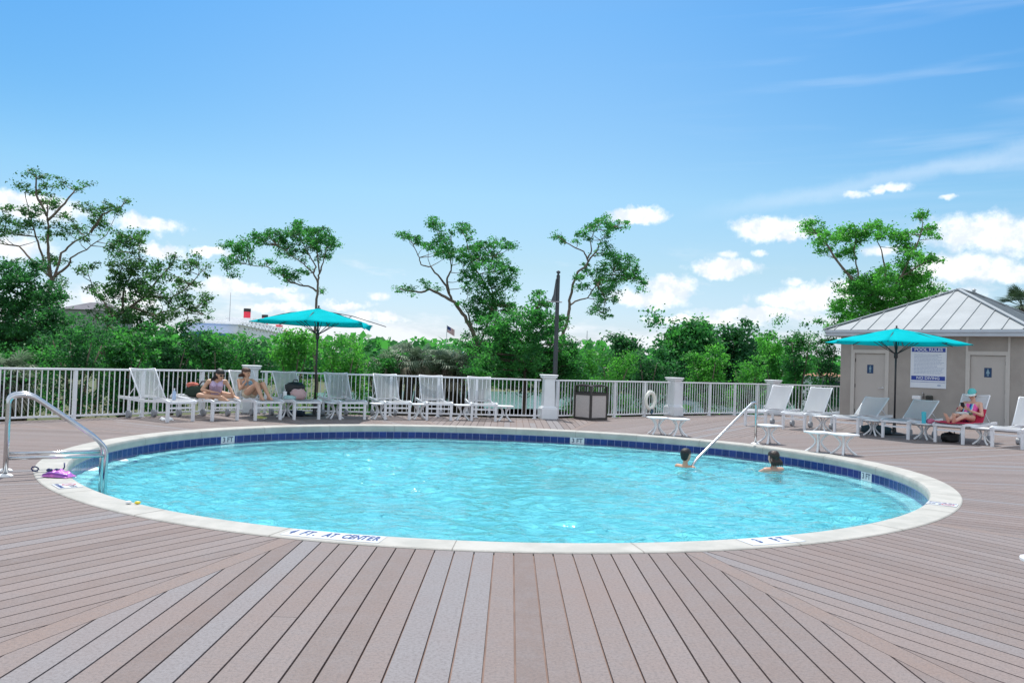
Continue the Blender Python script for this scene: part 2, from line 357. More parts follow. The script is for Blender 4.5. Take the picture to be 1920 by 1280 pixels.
# ------------------------------------------------------------------ deck
PILS = [(-6.15, 19.5), (.97, 20.95), (4.8, 24.1), (8.5, 26.6)]
OUT = [(-13.5, -6), (-14.5, 7.3), (-6.15, 19.5), (.97, 20.95), (4.8, 24.1), (8.5, 26.6), (11.2, 27.1), (14.6, 30.5), (26, 20), (20, -6), (-13.5, -6)]
OUT = [((x - PC.x) * (1.012 if i not in (0, 9, 10) else 1) + PC.x, (y - PC.y) * (1.012 if i not in (0, 9, 10) else 1) + PC.y) for i, (x, y) in enumerate(OUT)]
def hit_out(o, d):
    best = None
    for (x1, y1), (x2, y2) in zip(OUT[:-1], OUT[1:]):
        ex, ey = x2 - x1, y2 - y1; den = d[0] * ey - d[1] * ex
        if abs(den) < 1e-9: continue
        s_ = ((x1 - o[0]) * ey - (y1 - o[1]) * ex) / den; q = ((x1 - o[0]) * d[1] - (y1 - o[1]) * d[0]) / den
        if s_ > 0 and -1e-6 <= q <= 1 + 1e-6 and (best is None or s_ < best): best = s_
    return best or 10
def deck():
    vs = []; fs = []; tint = []
    pitch = .1465; gap = .0105; HA = R_(15); rnd = random.Random(3)
    def board(pts, t_):
        b = len(vs); k = len(pts)
        for z in (0.0, -.014): vs.extend([(p[0], p[1], z) for p in pts])
        fs.append(tuple(range(b, b + k)))
        for i in range(k): fs.append((b + i, b + k + i, b + k + (i + 1) % k, b + (i + 1) % k))
        tint.extend([t_] * (1 + k))
    def pick():
        r = rnd.random(); return (.86 + .14 * rnd.random()) if r < .10 else (rnd.random() * .75)
    for s_ in range(12):
        A = -math.pi / 2 + s_ * math.pi / 6; d = (math.cos(A), math.sin(A)); nrm = (-d[1], d[0])
        def P(t, s): return (PC.x + d[0] * s + nrm[0] * t, PC.y + d[1] * s + nrm[1] * t)
        bw = .075 / math.sin(HA)        # half width of the mitre board, along s
        k = -60
        for k in range(-70, 70):
            t0 = k * pitch + gap / 2 + .02; t1 = (k + 1) * pitch - gap / 2 + .02
            def s_in(t):
                rr = rad(A + math.asin(max(-.9, min(.9, t / 6)))) - .18
                return max(math.sqrt(max(.01, rr * rr - t * t)), abs(t) / math.tan(HA) + bw)
            def s_out(t): return hit_out(P(t, .0), d)
            a0, a1, b0, b1 = s_in(t0), s_in(t1), s_out(t0), s_out(t1)
            if a0 >= b0 or a1 >= b1: continue
            tt = pick()
            # a few butt joints along long boards
            cuts = []
            L = min(b0, b1) - max(a0, a1)
            if L > 2.6 and rnd.random() < .4: cuts = [max(a0, a1) + rnd.uniform(1.5, L - .8)]
            sa0, sa1 = a0, a1
            for c_ in cuts:
                board([P(t0, sa0), P(t0, c_ - .002), P(t1, c_ - .002), P(t1, sa1)][::-1] if False else [P(t1, sa1), P(t0, sa0), P(t0, c_ - .002), P(t1, c_ - .002)], tt)
                sa0 = sa1 = c_ + .002; tt = pick()
            board([P(t1, sa1), P(t0, sa0), P(t0, b0), P(t1, b1)], tt)
        # mitre board on the +HA boundary
        B = A + HA; d2 = (math.cos(B), math.sin(B)); n2 = (-d2[1], d2[0]); hw = .0705
        def P2(t, s): return (PC.x + d2[0] * s + n2[0] * t, PC.y + d2[1] * s + n2[1] * t)
        i0 = rad(B) - .16
        o0, o1 = hit_out(P2(-hw, 0), d2), hit_out(P2(hw, 0), d2)
        board([P2(hw, i0), P2(-hw, i0), P2(-hw, o0), P2(hw, o1)], .78 + .06 * rnd.random() if True else 0)
    me = bpy.data.meshes.new('deck'); me.from_pydata(vs, [], fs)
    at = me.attributes.new('tint', 'FLOAT', 'FACE'); at.data.foreach_set('value', tint)
    mt = bpy.data.materials.new('composite_deck_board'); mt.use_nodes = True; t = N(mt.node_tree)
    tc = t.n('ShaderNodeTexCoord').outputs['Object']; ti = t.n('ShaderNodeAttribute', attribute_name='tint').outputs['Fac']
    c = t.ramp(ti, [(0, (.172, .132, .120)), (.2, (.220, .180, .170)), (.4, (.188, .148, .136)), (.6, (.238, .198, .189)), (.76, (.204, .164, .154)), (.78, (.226, .172, .152)), (.85, (.222, .172, .154)), (.88, (.218, .203, .210)), (1, (.230, .220, .230))])
    blot = t.noise(tc, 5.0, 5, .7); c = t.mix(t.smooth(blot, .38, .7, 0, .42), c, (.210, .190, .194))
    sp = t.noise(tc, 55, 4, .75); c = t.mix(t.smooth(sp, .40, .70, 0, .55), c, (.095, .085, .085))
    sp2 = t.noise(tc, 120, 2, .7); c = t.mix(t.smooth(sp2, .55, .8, 0, .35), c, (.34, .33, .335))
    dirt = t.noise(tc, .55, 3, .6); c = t.mix(t.smooth(dirt, .42, .7, 0, .32), c, (.215, .150, .130))
    p = t.n('ShaderNodeBsdfPrincipled', ins={'Base Color': c, 'Roughness': .72, 'Specular IOR Level': .35})
    t.set(p, 'Normal', t.n('ShaderNodeBump', ins={'Height': sp, 'Strength': .25, 'Distance': .006}))
    t.n('ShaderNodeOutputMaterial', ins={0: p.outputs[0]}); me.materials.append(mt)
    o = bpy.data.objects.new('deck', me); COL.objects.link(o); tag(o, 'sunlit composite board deck laid in wedges round the pool', kind='structure')
    # dark framing seen through the gaps
    mb = MB(); k = 120
    for i in range(k + 1):
        th = 2 * math.pi * i / k; q = pp(th, .1, -.016); r2 = hit_out((PC.x, PC.y), (math.cos(th), math.sin(th))) - .03
        mb.v += [tuple(q), (PC.x + r2 * math.cos(th), PC.y + r2 * math.sin(th), -.016), (PC.x + r2 * math.cos(th), PC.y + r2 * math.sin(th), -.6)]
    for i in range(k):
        for j in (0, 1): mb.f.append((i * 3 + j, i * 3 + 1 + j, i * 3 + 4 + j, i * 3 + 3 + j)); mb.mi.append(0)
    tag(mb.build('deck_framing', mat('dark_joist_timber', (.25, .17, .145), .9, var=.3)), kind='structure')
deck()

# ------------------------------------------------------------------ ground, pond
GZ = -.42
def ground():
    mb = MB(); rr = [0.01, 15, 22, 30, 40, 60, 100, 200, 500, 2500]; n = 48
    for r in rr:
        for i in range(n):
            th = 2 * math.pi * i / n; x, y = PC.x + r * math.cos(th), PC.y + r * math.sin(th)
            mb.v.append((x, y, GZ - .85 if r < 10 else GZ - (.05 * mnoise.noise(Vector((x * .1, y * .1, 0))) if r < 200 else 0)))
    for j in range(len(rr) - 1):
        for i in range(n): mb.f.append((j * n + i, (j + 1) * n + i, (j + 1) * n + (i + 1) % n, j * n + (i + 1) % n)); mb.mi.append(0)
    gm = mat('rough_grass_ground', (.06, .10, .03), .95, var=.4, scale=.6, bump=.6, bscale=8, col2=(.12, .11, .06))
    # sink the middle well below the basin
    for i, v in enumerate(mb.v):
        if i < n * 2: mb.v[i] = (v[0], v[1], -1.5)
    tag(mb.build('ground', gm), kind='structure')
    mb = MB()
    pts = [(-7.5, 31), (-4, 29), (1, 31), (8, 32), (16, 33), (40, 38), (50, 50), (10, 52), (-4, 46), (-9, 38)]
    mb.add([(x, y, GZ + .10) for x, y in pts], [tuple(range(len(pts)))])
    wm = bpy.data.materials.new('pond_water'); wm.use_nodes = True; t = N(wm.node_tree); tc = t.n('ShaderNodeTexCoord').outputs['Object']
    bp = t.n('ShaderNodeBump', ins={'Height': t.noise(tc, 3, 3, .6), 'Strength': .3, 'Distance': .08}).outputs[0]
    p = t.n('ShaderNodeBsdfPrincipled', ins={'Base Color': (.20, .30, .34, 1), 'Roughness': .08, 'Normal': bp, 'IOR': 1.33}); t.n('ShaderNodeOutputMaterial', ins={0: p.outputs[0]})
    tag(mb.build('pond', wm), kind='structure')
ground()

# ------------------------------------------------------------------ fences and pillars
def pillar(x, y, rz, label, tall=1.12):
    o = thing('fence_pillar', label, 'pillar', (x, y, 0), rz, 'white pillars along the pool fence')
    MB().box((0, 0, .14), (.40, .40, .28), bev=.012).box((0, 0, .295), (.36, .36, .03), bev=.01).build('base', PILLAR, o)
    mb = MB(); mb.add([(sx * w_, sy * w_, z) for z, w_ in ((.31, .145), (tall - .11, .130)) for sx, sy in ((-1, -1), (1, -1), (1, 1), (-1, 1))],
                      [(3, 2, 1, 0), (4, 5, 6, 7)] + [(i, (i + 1) % 4, 4 + (i + 1) % 4, 4 + i) for i in range(4)])
    mb.build('shaft', PILLAR, o)
    MB().box((0, 0, tall - .095), (.30, .30, .03), bev=.008).box((0, 0, tall - .055), (.36, .36, .05), bev=.012).box((0, 0, tall - .012), (.40, .40, .035), bev=.012).build('cap', PILLAR, o)
    return o
pillar(-6.15, 19.5, R_(28), 'white pillar behind the two seated women, left end of the long fence')
pillar(.97, 20.95, R_(12), 'white pillar with the tall lamp post rising behind it')
pillar(4.8, 24.1, R_(38), 'white pillar between the life ring and the far fence corner')
pillar(8.5, 26.6, R_(28), 'white pillar behind the raised loungers near the pool house')

def fence(a, b, posts, nb, label, pic=.016, H=1.0):
    a, b = Vector((*a, 0)), Vector((*b, 0)); d = b - a; L = d.length; d.normalize(); rz = math.atan2(d.y, d.x)
    o = thing('fence', label, 'fence', a, rz, 'white picket fence runs round the deck')
    MB().box((L / 2, 0, H - .02), (L, .055, .04), bev=.006).build('top_rail', WHITE, o)
    MB().box((L / 2, 0, .075), (L, .036, .035)).build('bottom_rail', WHITE, o)
    pm = None
    for x in posts:
        p = MB().box((0, 0, (H - .043) / 2), (.062, .060, H - .043)).box((0, 0, .006), (.11, .10, .012)).build('fence_post', WHITE, o) if pm is None else pm.copy()
        if pm is not None: COL.objects.link(p); p.parent = o
        pm = p; p.location = (x * L, 0, 0)
    pk = None; me = None
    for i in range(nb):
        x = (i + .5) / nb * L
        if any(abs(x - q * L) < .05 for q in posts): continue
        if me is None:
            p = MB().box((0, 0, .524), (pic, pic, .862)).build('baluster', WHITE, o); me = p.data
        else:
            p = bpy.data.objects.new('baluster', me); COL.objects.link(p); p.parent = o
        p.location = (x, 0, 0)
    return o
f1 = fence((-11.0, 12.42), (-6.28, 19.3), [.04, .2, .363, .53, .70, .87], 76, 'long white fence run behind the leftmost loungers, nearest the camera')
fence((-5.95, 19.54), (.77, 20.9), [.02, .235, .45, .62, .76, .98], 66, 'white fence run behind the main row of loungers, up to the lamp post pillar')
fence((1.14, 21.09), (4.65, 23.97), [.02, .49, .76], 44, 'white fence run with the trash bin in front and the life ring on it')
fence((4.97, 24.21), (8.33, 26.48), [.02, .32, .60, .86], 40, 'white fence run between the two farthest pillars with pond water behind it')
fence((8.68, 26.66), (11.4, 27.3), [.02, .55], 24, 'short white fence run ending at the pool house')

# ------------------------------------------------------------------ lamp post
def lamp_post():
    b = (1.15, 21.42)
    o = thing('lamp_post', 'tall dark lamp post with a side-mounted fixture behind a white fence pillar', 'lamp post', (b[0], b[1], GZ), 0)
    H = 3.83 - GZ
    MB().lathe([(.14, 0), (.14, .06), (.08, .10), (.066, .5), (.060, 2), (.046, H - .2), (.046, H - .12), (.001, H - .12)], n=16).build('pole', POSTM, o, smooth='edge')
    MB().lathe([(.05, H - .12), (.03, H - .10), (.025, H - .07), (.055, H - .045), (.055, H - .02), (.001, H + .02)], n=14).build('finial', POSTM, o, smooth=True)
    zz = 3.02 - GZ
    MB().box((-.07, 0, zz), (.38, .14, .025), bev=.006).build('bracket_shelf', mat('pale_grey_metal', (.42, .42, .45), .4, metal=.3), o)
    mb = MB(); mb.add([(x, y, z) for y in (-.055, .055) for x, z in ((-.17, zz + .02), (-.04, zz + .02), (-.04, zz + .60), (-.06, zz + .60), (-.11, zz + .20))],
                      [(0, 1, 2, 3, 4), (9, 8, 7, 6, 5)] + [(i, i + 5, (i + 1) % 5 + 5, (i + 1) % 5) for i in range(5)])
    mb.build('light_housing', mat('grey_housing', (.09, .10, .115), .5, var=.15), o)
lamp_post()

# ------------------------------------------------------------------ loungers
def arc_pts(f, n=10): return [f(i / n) for i in range(n + 1)]
def make_lounger(name_back=55.0, close=False):
    """foot end at y=0, head towards +y"""
    o = thing('sun_lounger', 'x', 'sun lounger', (0, 0, 0), 0, 'white sling sun loungers round the pool')
    hw = .30; L = 1.78; hy = 1.02
    sm = SLINGD if close else SLING
    def rail_z(y): return .395 + .018 * math.cos(y / L * math.pi * 2) - (.035 * max(0, (.18 - y) / .18) ** 2)
    for sx in (-1, 1):
        pts = arc_pts(lambda q: (sx * hw, q * L, rail_z(q * L)), 14)
        mb = MB()
        for p, q in zip(pts[:-1], pts[1:]): mb.bar(p, q, .034, .058)
        mb.build('side_rail', WHITE, o)
    for y, bow in ((.05, .022), (L - .05, .0)):
        MB().box((0, y, rail_z(y) - .02), (hw * 2 - .034, .035, .04)).build('cross_rail', WHITE, o)
    MB().box((0, .075, .27), (.52, .028, .034)).build('leg_stretcher', WHITE, o)
    for sx in (-1, 1):
        mb = MB(); mb.add([(sx * .283 + a * .027, .075 + b * w_, z) for z, w_ in ((0, .024), (.372, .032)) for a, b in ((-1, -1), (1, -1), (1, 1), (-1, 1))],
                          [(3, 2, 1, 0), (4, 5, 6, 7)] + [(i, (i + 1) % 4, 4 + (i + 1) % 4, 4 + i) for i in range(4)])
        mb.build('leg', WHITE, o)
    for sx in (-1, 1):
        MB().box((sx * .283, 1.42, .225), (.045, .055, .30)).build('leg', WHITE, o)
        wb = MB(); wb.tube([(sx * .283 + .035, 1.42, .075), (sx * .283 - .035, 1.42, .075)], .075, 16)
        wb.build('wheel', mat('grey_wheel_plastic', (.30, .32, .35), .5), o, smooth='edge')
    # seat sling sags between the rails
    def seat(u, v):
        y = .03 + v * (hy - .02); x = (u - .5) * 2 * (hw - .012); sag = .030 * (1 - (2 * u - 1) ** 2) * (1 + .6 * max(0, 1 - v * 5))
        return (x, y, rail_z(y) + .030 - sag)
    MB().grid(seat, 8, 14).build('seat_sling', sm, o, smooth=True)
    a = R_(name_back); dy, dz = math.cos(a), math.sin(a); BL = .74
    zb = rail_z(hy) + .035
    def bp(x, s, n_=0): return (x, hy + dy * s - dz * n_, zb + dz * s + dy * n_)
    bk = MB()
    wtop = .285
    for sx in (-1, 1): bk.tube([bp(sx * (hw - .03), 0), bp(sx * .275, .35, -.01), bp(sx * wtop, BL * .9, .0), bp(sx * wtop, BL)], [.015] * 4, 8)
    bk.tube([bp((u - .5) * 2 * wtop, BL - .022 * (1 - (2 * u - 1) ** 2)) for u in [i / 8 for i in range(9)]], .015, 8)
    bo = bk.build('backrest_frame', WHITE, o, smooth=True)
    def bsl(u, v):
        x = (u - .5) * 2 * (.272); s = .03 + v * (BL - .045 - .02 * (1 - (2 * u - 1) ** 2)); return bp(x, s, .012 - .028 * (1 - (2 * u - 1) ** 2) * math.sin(math.pi * min(1, v * .9 + .1)))
    MB().grid(bsl, 8, 10).build('back_sling', sm, o, smooth=True)
    if name_back > 5:
        st = MB()
        for sx in (-1, 1): st.tube([bp(sx * .25, .34, -.02), (sx * .25, hy + .42 + dy * .2, rail_z(hy + .5) - .0)], .010, 6)
        st.build('back_prop', WHITE, o, smooth=True)
    return o
LP = {52: make_lounger(54), 0: make_lounger(3)}
LR = {52: make_lounger(57, True), 34: make_lounger(36, True)}
used = set()
def put(proto, x, y, th, label, z=0.0):
    loc = (x, y, z); rz = R_(th)
    if proto not in used: used.add(proto); proto.location = loc; proto.rotation_euler = (0, 0, rz); proto['label'] = label; return proto
    return dup(proto, loc, rz, label)
def foot(x, y, th): a = R_(th); return (x + math.sin(a) * .075, y - math.cos(a) * .075)
LSPOT = [(-6.56, 16.42, 56, 52, 'empty lounger at the far left, seen side-on with its wheel against the fence'),
         (-5.88, 17.02, 50, 0, 'flat lounger with the dark-haired woman sitting cross-legged on it'),
         (-5.14, 17.52, 43, 52, 'raised lounger carrying the woman with drawn-up knees'),
         (-4.44, 18.02, 37, 52, 'lounger in the umbrella shade with the black backpack on it'),
         (-3.52, 18.45, 29, 52, 'empty lounger in the shade just right of the left umbrella pole'),
         (-2.57, 18.86, 22, 52, 'empty lounger third from the right end of the left row'),
         (-1.64, 19.14, 15, 52, 'empty lounger second from the right end of the left row'),
         (-.61, 19.42, 8, 52, 'empty lounger at the right end of the left row, nearest the lamp post')]
LO = []
for x, y, th, k, lab in LSPOT:
    fx, fy = foot(x, y, th); LO.append(put(LP[k], fx, fy, th, lab))
RSPOT = [(6.20, 20.75, -47, 52, 'empty raised lounger farthest left of the right row, behind the pool handrail'),
         (6.93, 20.05, -48, 52, 'empty raised lounger in front of the short fence run by the pool house corner'),
         (7.88, 19.25, -49, 34, 'low-backed lounger in front of the left pool house door'),
         (8.66, 18.45, -50, 34, 'low-backed lounger just right of the right umbrella pole'),
         (9.45, 17.68, -51, 52, 'raised lounger with the woman in a cap lying on a red towel'),
         (10.22, 16.88, -52, 52, 'lounger cut off by the right edge of the photo')]
RO = []
for x, y, th, k, lab in RSPOT:
    fx, fy = foot(x, y, th); RO.append(put(LR[k], fx, fy, th, lab))

# ------------------------------------------------------------------ low tables
def make_table():
    o = thing('side_table', 'x', 'side table', (0, 0, 0), 0, 'low white resin side tables')
    mb = MB(); n = 32; H = .365
    def rr(t): return .205 / (abs(math.cos(t)) ** 5 + abs(math.sin(t)) ** 5) ** .2
    prof = [(.0, 0), (1.0, 0), (1.02, -.008), (1.02, -.022), (.97, -.03), (.0, -.02)]
    for s_, z in prof:
        for i in range(n): t = 2 * math.pi * i / n + R_(45); mb.v.append((rr(t + R_(0)) * max(s_, .01) * math.cos(t), rr(t) * max(s_, .01) * math.sin(t), H + z))
    for j in range(len(prof) - 1):
        for i in range(n): mb.f.append((j * n + i, j * n + (i + 1) % n, (j + 1) * n + (i + 1) % n, (j + 1) * n + i)[::-1]); mb.mi.append(0)
    mb.build('table_top', WHITEP, o)
    for k in range(4):
        a = R_(45 + 90 * k)
        pts = []
        for q in [i / 12 for i in range(13)]:
            z = q * (H - .028); r = .048 + .165 * (abs(q - .55) / .55) ** 1.7
            pts.append((r * math.cos(a), r * math.sin(a), z))
        pts[0] = (pts[0][0], pts[0][1], .004)
        MB().tube(pts, [.017 + .006 * abs(i / 12 - .5) for i in range(13)], 8).build('leg', WHITEP, o, smooth='edge')
    return o
TB = make_table()
def table(x, y, rz, label): return put(TB, x, y, rz, label)
table(3.12, 17.33, 8, 'left one of two low white tables pushed together by the far pool edge')
table(3.52, 17.12, 6, 'right one of two low white tables pushed together by the far pool edge')
table(5.07, 16.05, 20, 'lone low white table behind the base of the single handrail')
table(5.53, 14.70, 20, 'left one of the two low tables nearest the right pool rim')
table(5.86, 14.40, 20, 'right one of the two low tables nearest the right pool rim')
table(7.62, 20.02, 40, 'low table between the second and third loungers of the right row')
table(8.44, 19.10, 40, 'low table by the right umbrella pole between two low-backed loungers')
table(9.28, 18.42, 40, 'low table holding the turquoise cup beside the woman in the cap')
table(10.12, 17.58, 40, 'low table between the reclining woman and the rightmost lounger')
table(-5.00, 18.42, 40, 'low table holding a white cup between two left loungers')
table(-3.95, 18.65, 30, 'low table at the foot of the left umbrella pole')
table(-3.00, 18.95, 25, 'low table between the fifth and sixth loungers of the left row')
table(-2.12, 19.30, 20, 'low table between the sixth and seventh loungers of the left row')
table(-1.12, 19.56, 12, 'low table between the last two loungers of the left row')
table(-.12, 19.72, 6, 'low table standing free at the right end of the left row')
table(3.285, 4.80, 0, 'low white table corner poking in at the right edge in the foreground')

# ------------------------------------------------------------------ umbrellas
def umbrella(x, y, label, ragged=False, top=2.53, R0=1.60, rot=0.0):
    o = thing('patio_umbrella', label, 'umbrella', (x, y, 0), 0, 'turquoise patio umbrellas')
    MB().lathe([(.24, 0), (.24, .035), (.05, .07), (.03, .30), (.03, .32), (.019, .32)], n=24).build('base', DARKM, o, smooth='edge')
    MB().tube([(0, 0, .3), (0, 0, top - .02)], .022, 10).build('pole', DARKM, o, smooth=True)
    drop = .36; n = 8
    tips = [Vector((R0 * math.cos(2 * math.pi * k / n + rot), R0 * math.sin(2 * math.pi * k / n + rot), top - drop)) for k in range(n)]
    hub = Vector((0, 0, top))
    bare = None
    if ragged:                                    # the rib pointing to screen right has lost its cloth
        bare = max(range(n), key=lambda k: tips[k].x)
    cl = MB()
    for k in range(n):
        a, b = tips[k], tips[(k + 1) % n]
        def P(u, v, a=a, b=b, k=k):
            aa = a.copy(); bb = b.copy()
            if bare is not None and k == bare: aa = hub + (a - hub) * .80 + Vector((0, .0, -.10))
            if bare is not None and (k + 1) % n == bare: bb = hub + (b - hub) * .80 + Vector((0, 0, -.10))
            e = aa.lerp(bb, u); e = Vector((e.x, e.y, e.z)); q = hub.lerp(e, v)
            q.z += .018 * math.sin(math.pi * v) + .035 * math.sin(math.pi * u) * v * (1 if True else 0) * (-.6)
            q.x *= 1 - .05 * math.sin(math.pi * u) * v; q.y *= 1 - .05 * math.sin(math.pi * u) * v
            if bare is not None and (k == bare or (k + 1) % n == bare) and v > .6: q.z += .05 * math.sin(u * 9 + v * 7) * (v - .6) * 2.5 - .08 * math.sin(math.pi * u) * (v - .6)
            return q
        cl.grid(P, 6, 8)
    co = cl.build('canopy', TEAL, o, smooth=True)
    md = co.modifiers.new('cloth', 'SOLIDIFY'); md.thickness = .004
    for k in range(n):
        t_ = tips[k]; d = (t_ - hub)
        mb = MB(); mb.tube([hub + Vector((0, 0, -.035)), hub + d * .5 + Vector((0, 0, .028)), hub + d * .99 + Vector((0, 0, -.015))], .010, 6); rb = mb.build('rib', DARKM, o)
        MB().tube([(0, 0, top - .62), hub + d * .48 + Vector((0, 0, .015))], .009, 6).build('strut', DARKM, rb)
    MB().lathe([(.0, top + .075), (.018, top + .07), (.024, top + .045), (.012, top + .02), (.05, top + .006), (.05, top - .05), (.02, top - .06)], n=12).build('finial', DARKM, o, smooth=True)
    MB().lathe([(.022, top - .72), (.045, top - .70), (.045, top - .58), (.022, top - .56)], n=12).build('runner', DARKM, o, smooth='edge')
umbrella(-4.56, 19.25, 'left turquoise umbrella whose torn canopy leaves one rib bare', True, top=2.51, rot=R_(4))
umbrella(9.18, 19.62, 'right turquoise umbrella in front of the pool house', False, top=2.53, R0=1.62, rot=R_(14))

# ------------------------------------------------------------------ trash bin
def bin_():
    o = thing('trash_bin', 'square two-stream trash bin with pale stone panels and dark frame by the fence', 'trash bin', (2.10, 21.35, 0), R_(45 - 5.5))
    w_ = .285; H = .70; PAN = mat('pale_stone_panel', (.56, .52, .50), .85, var=.15, scale=30, bump=.4, bscale=120); DB = mat('dark_brown_frame', (.055, .05, .048), .5, var=.2)
    fr = MB()
    for sx in (-1, 1):
        for sy in (-1, 1): fr.box((sx * w_, sy * w_, .43), (.05, .05, .86))
    for z, h in ((.03, .06), (.66, .06)):
        for s_ in (-1, 1): fr.box((0, s_ * w_, z), (w_ * 2 - .05, .046, h)).box((s_ * w_, 0, z), (.046, w_ * 2 - .05, h))
    fr.build('frame', DB, o)
    for k, (dx, dy, a) in enumerate(((0, -1, 0), (-1, 0, 90), (0, 1, 0), (1, 0, 90))):
        MB().box((dx * (w_ - .004), dy * (w_ - .004), .345), (w_ * 2 - .055, .03, .565), rz=R_(a)).build('side_panel', PAN, o)
        g = MB()
        for i in range(6):
            t_ = -1 + 2 * (i + .5) / 6; hh = .86 - .06 * t_ * t_
            c = Vector((t_ * (w_ - .05), -w_, 0)); c.rotate(Matrix.Rotation(R_({0: 0, 1: -90, 2: 180, 3: 90}[k]), 3, 'Z'))
            g.box((c.x, c.y, (.69 + hh) / 2), (.014, .014, hh - .69))
        pts = []
        for i in range(9):
            t_ = -1 + i / 4; c = Vector((t_ * (w_ - .02), -w_, .86 + .03 * (1 - t_ * t_))); c.rotate(Matrix.Rotation(R_({0: 0, 1: -90, 2: 180, 3: 90}[k]), 3, 'Z')); pts.append(c)
        g.tube(pts, .018, 6); g.build('opening_grille', DB, o)
    MB().box((0, 0, .862), (w_ * 2, w_ * 2, .022)).build('lid', DB, o)
    MB().box((0, 0, .70), (w_ * 2 - .06, w_ * 2 - .06, .02)).build('inner_tray', DB, o)
bin_()

# ------------------------------------------------------------------ life ring on the fence
def life_ring():
    c = G(1216, 778.3); p = Vector((c.x, c.y, 0)); p = Vector((3.93, 23.05, 0)); 
    o = thing('life_ring', 'white life ring hanging on the fence beside the third pillar', 'life ring', (p.x, p.y, .47), R_(48))
    mb = MB(); n, k = 36, 12; RM, rm = .225, .055
    for i in range(n):
        a = 2 * math.pi * i / n
        for j in range(k): b = 2 * math.pi * j / k; r = RM + rm * math.cos(b); mb.v.append((r * math.cos(a), rm * .8 * math.sin(b), r * math.sin(a)))
    for i in range(n):
        for j in range(k): mb.f.append((i * k + j, ((i + 1) % n) * k + j, ((i + 1) % n) * k + (j + 1) % k, i * k + (j + 1) % k)); mb.mi.append(0)
    mb.build('ring', mat('ring_foam', (.86, .88, .80), .5), o, smooth=True)
    rp = MB(); rp.tube([((RM + .07 + .012 * math.sin(8 * math.pi * i / 40)) * math.cos(2 * math.pi * i / 40), -.01, (RM + .07 + .012 * math.sin(8 * math.pi * i / 40)) * math.sin(2 * math.pi * i / 40)) for i in range(41)], .006, 5)
    rp.build('grab_line', mat('rope', (.6, .62, .6), .8), o)
    MB().tube([(0, -.05, -.24), (.03, -.06, -.30), (-.02, -.055, -.34), (.03, -.05, -.31), (.0, -.05, -.37)], .028, 6).build('coiled_rope', mat('blue_rope', (.05, .12, .20), .8), o)
life_ring()

# ------------------------------------------------------------------ handrails
def rounded(pts, r=.12, n=8):
    P_ = [Vector(p) for p in pts]; out = [P_[0]]
    for a, b, c in zip(P_[:-2], P_[1:-1], P_[2:]):
        rr = r if not isinstance(r, dict) else r.get(len(out), .12)
        d0, d1 = (a - b), (c - b); k = min(rr, d0.length * .48, d1.length * .48); s, e = b + d0.normalized() * k, b + d1.normalized() * k
        for i in range(n + 1): t = i / n; out.append((1 - t) ** 2 * s + 2 * t * (1 - t) * b + t * t * e)
    return out + [P_[-1]]
def ladder_rail(bx, by, ang, label):
    o = thing('pool_handrail', label, 'handrail', (bx, by, 0), ang, 'stainless ladder handrails')
    L = .97
    pts = rounded([(0, 0, .0), (0, 0, .70), (.0, 0, .86), (.20, 0, .88), (L - .10, 0, .385), (L, 0, .27), (L, 0, -.75)], .13)
    MB().tube(pts, .0245, 12).build('rail', STEEL, o, smooth=True)
    MB().tube([(0, 0, .195), (L, 0, .195)], .019, 10).build('crossbar', STEEL, o, smooth=True)
    MB().lathe([(.075, .0), (.075, .012), (.055, .028), (.025, .034)], n=18).build('escutcheon', mat('white_flange', (.78, .79, .78), .4), o, smooth='edge')
    return o
ra = math.atan2(.535, .845)
r1 = ladder_rail(-5.39, 8.86, ra, 'near one of the paired steel ladder rails at the left pool edge')
r2 = ladder_rail(-5.62, 9.23, ra, 'far one of the paired steel ladder rails at the left pool edge')
st = thing('ladder_steps', 'submerged pale steps between the paired ladder rails', 'pool step', (-5.39, 8.86, 0), ra)
for z in (-.30, -.55): MB().box((.97, .2175, z), (.09, .38, .03), bev=.008).build('step_tread', mat('step_plastic', (.75, .78, .78), .5), st)
ob = thing('entry_handrail', 'single slanted stainless handrail going down into the far right of the pool', 'handrail', (4.75, 15.85, 0), math.atan2(-.68, -.73))
MB().tube(rounded([(0, 0, 0), (0, 0, .68), (.02, 0, .80), (.14, 0, .80), (1.98, 0, -.20), (2.2, 0, -.42)], .12), .0245, 12).build('rail', STEEL, ob, smooth=True)
MB().lathe([(.085, .0), (.085, .012), (.055, .03), (.026, .036)], n=18).build('escutcheon', MATS['white_flange'], ob, smooth='edge')

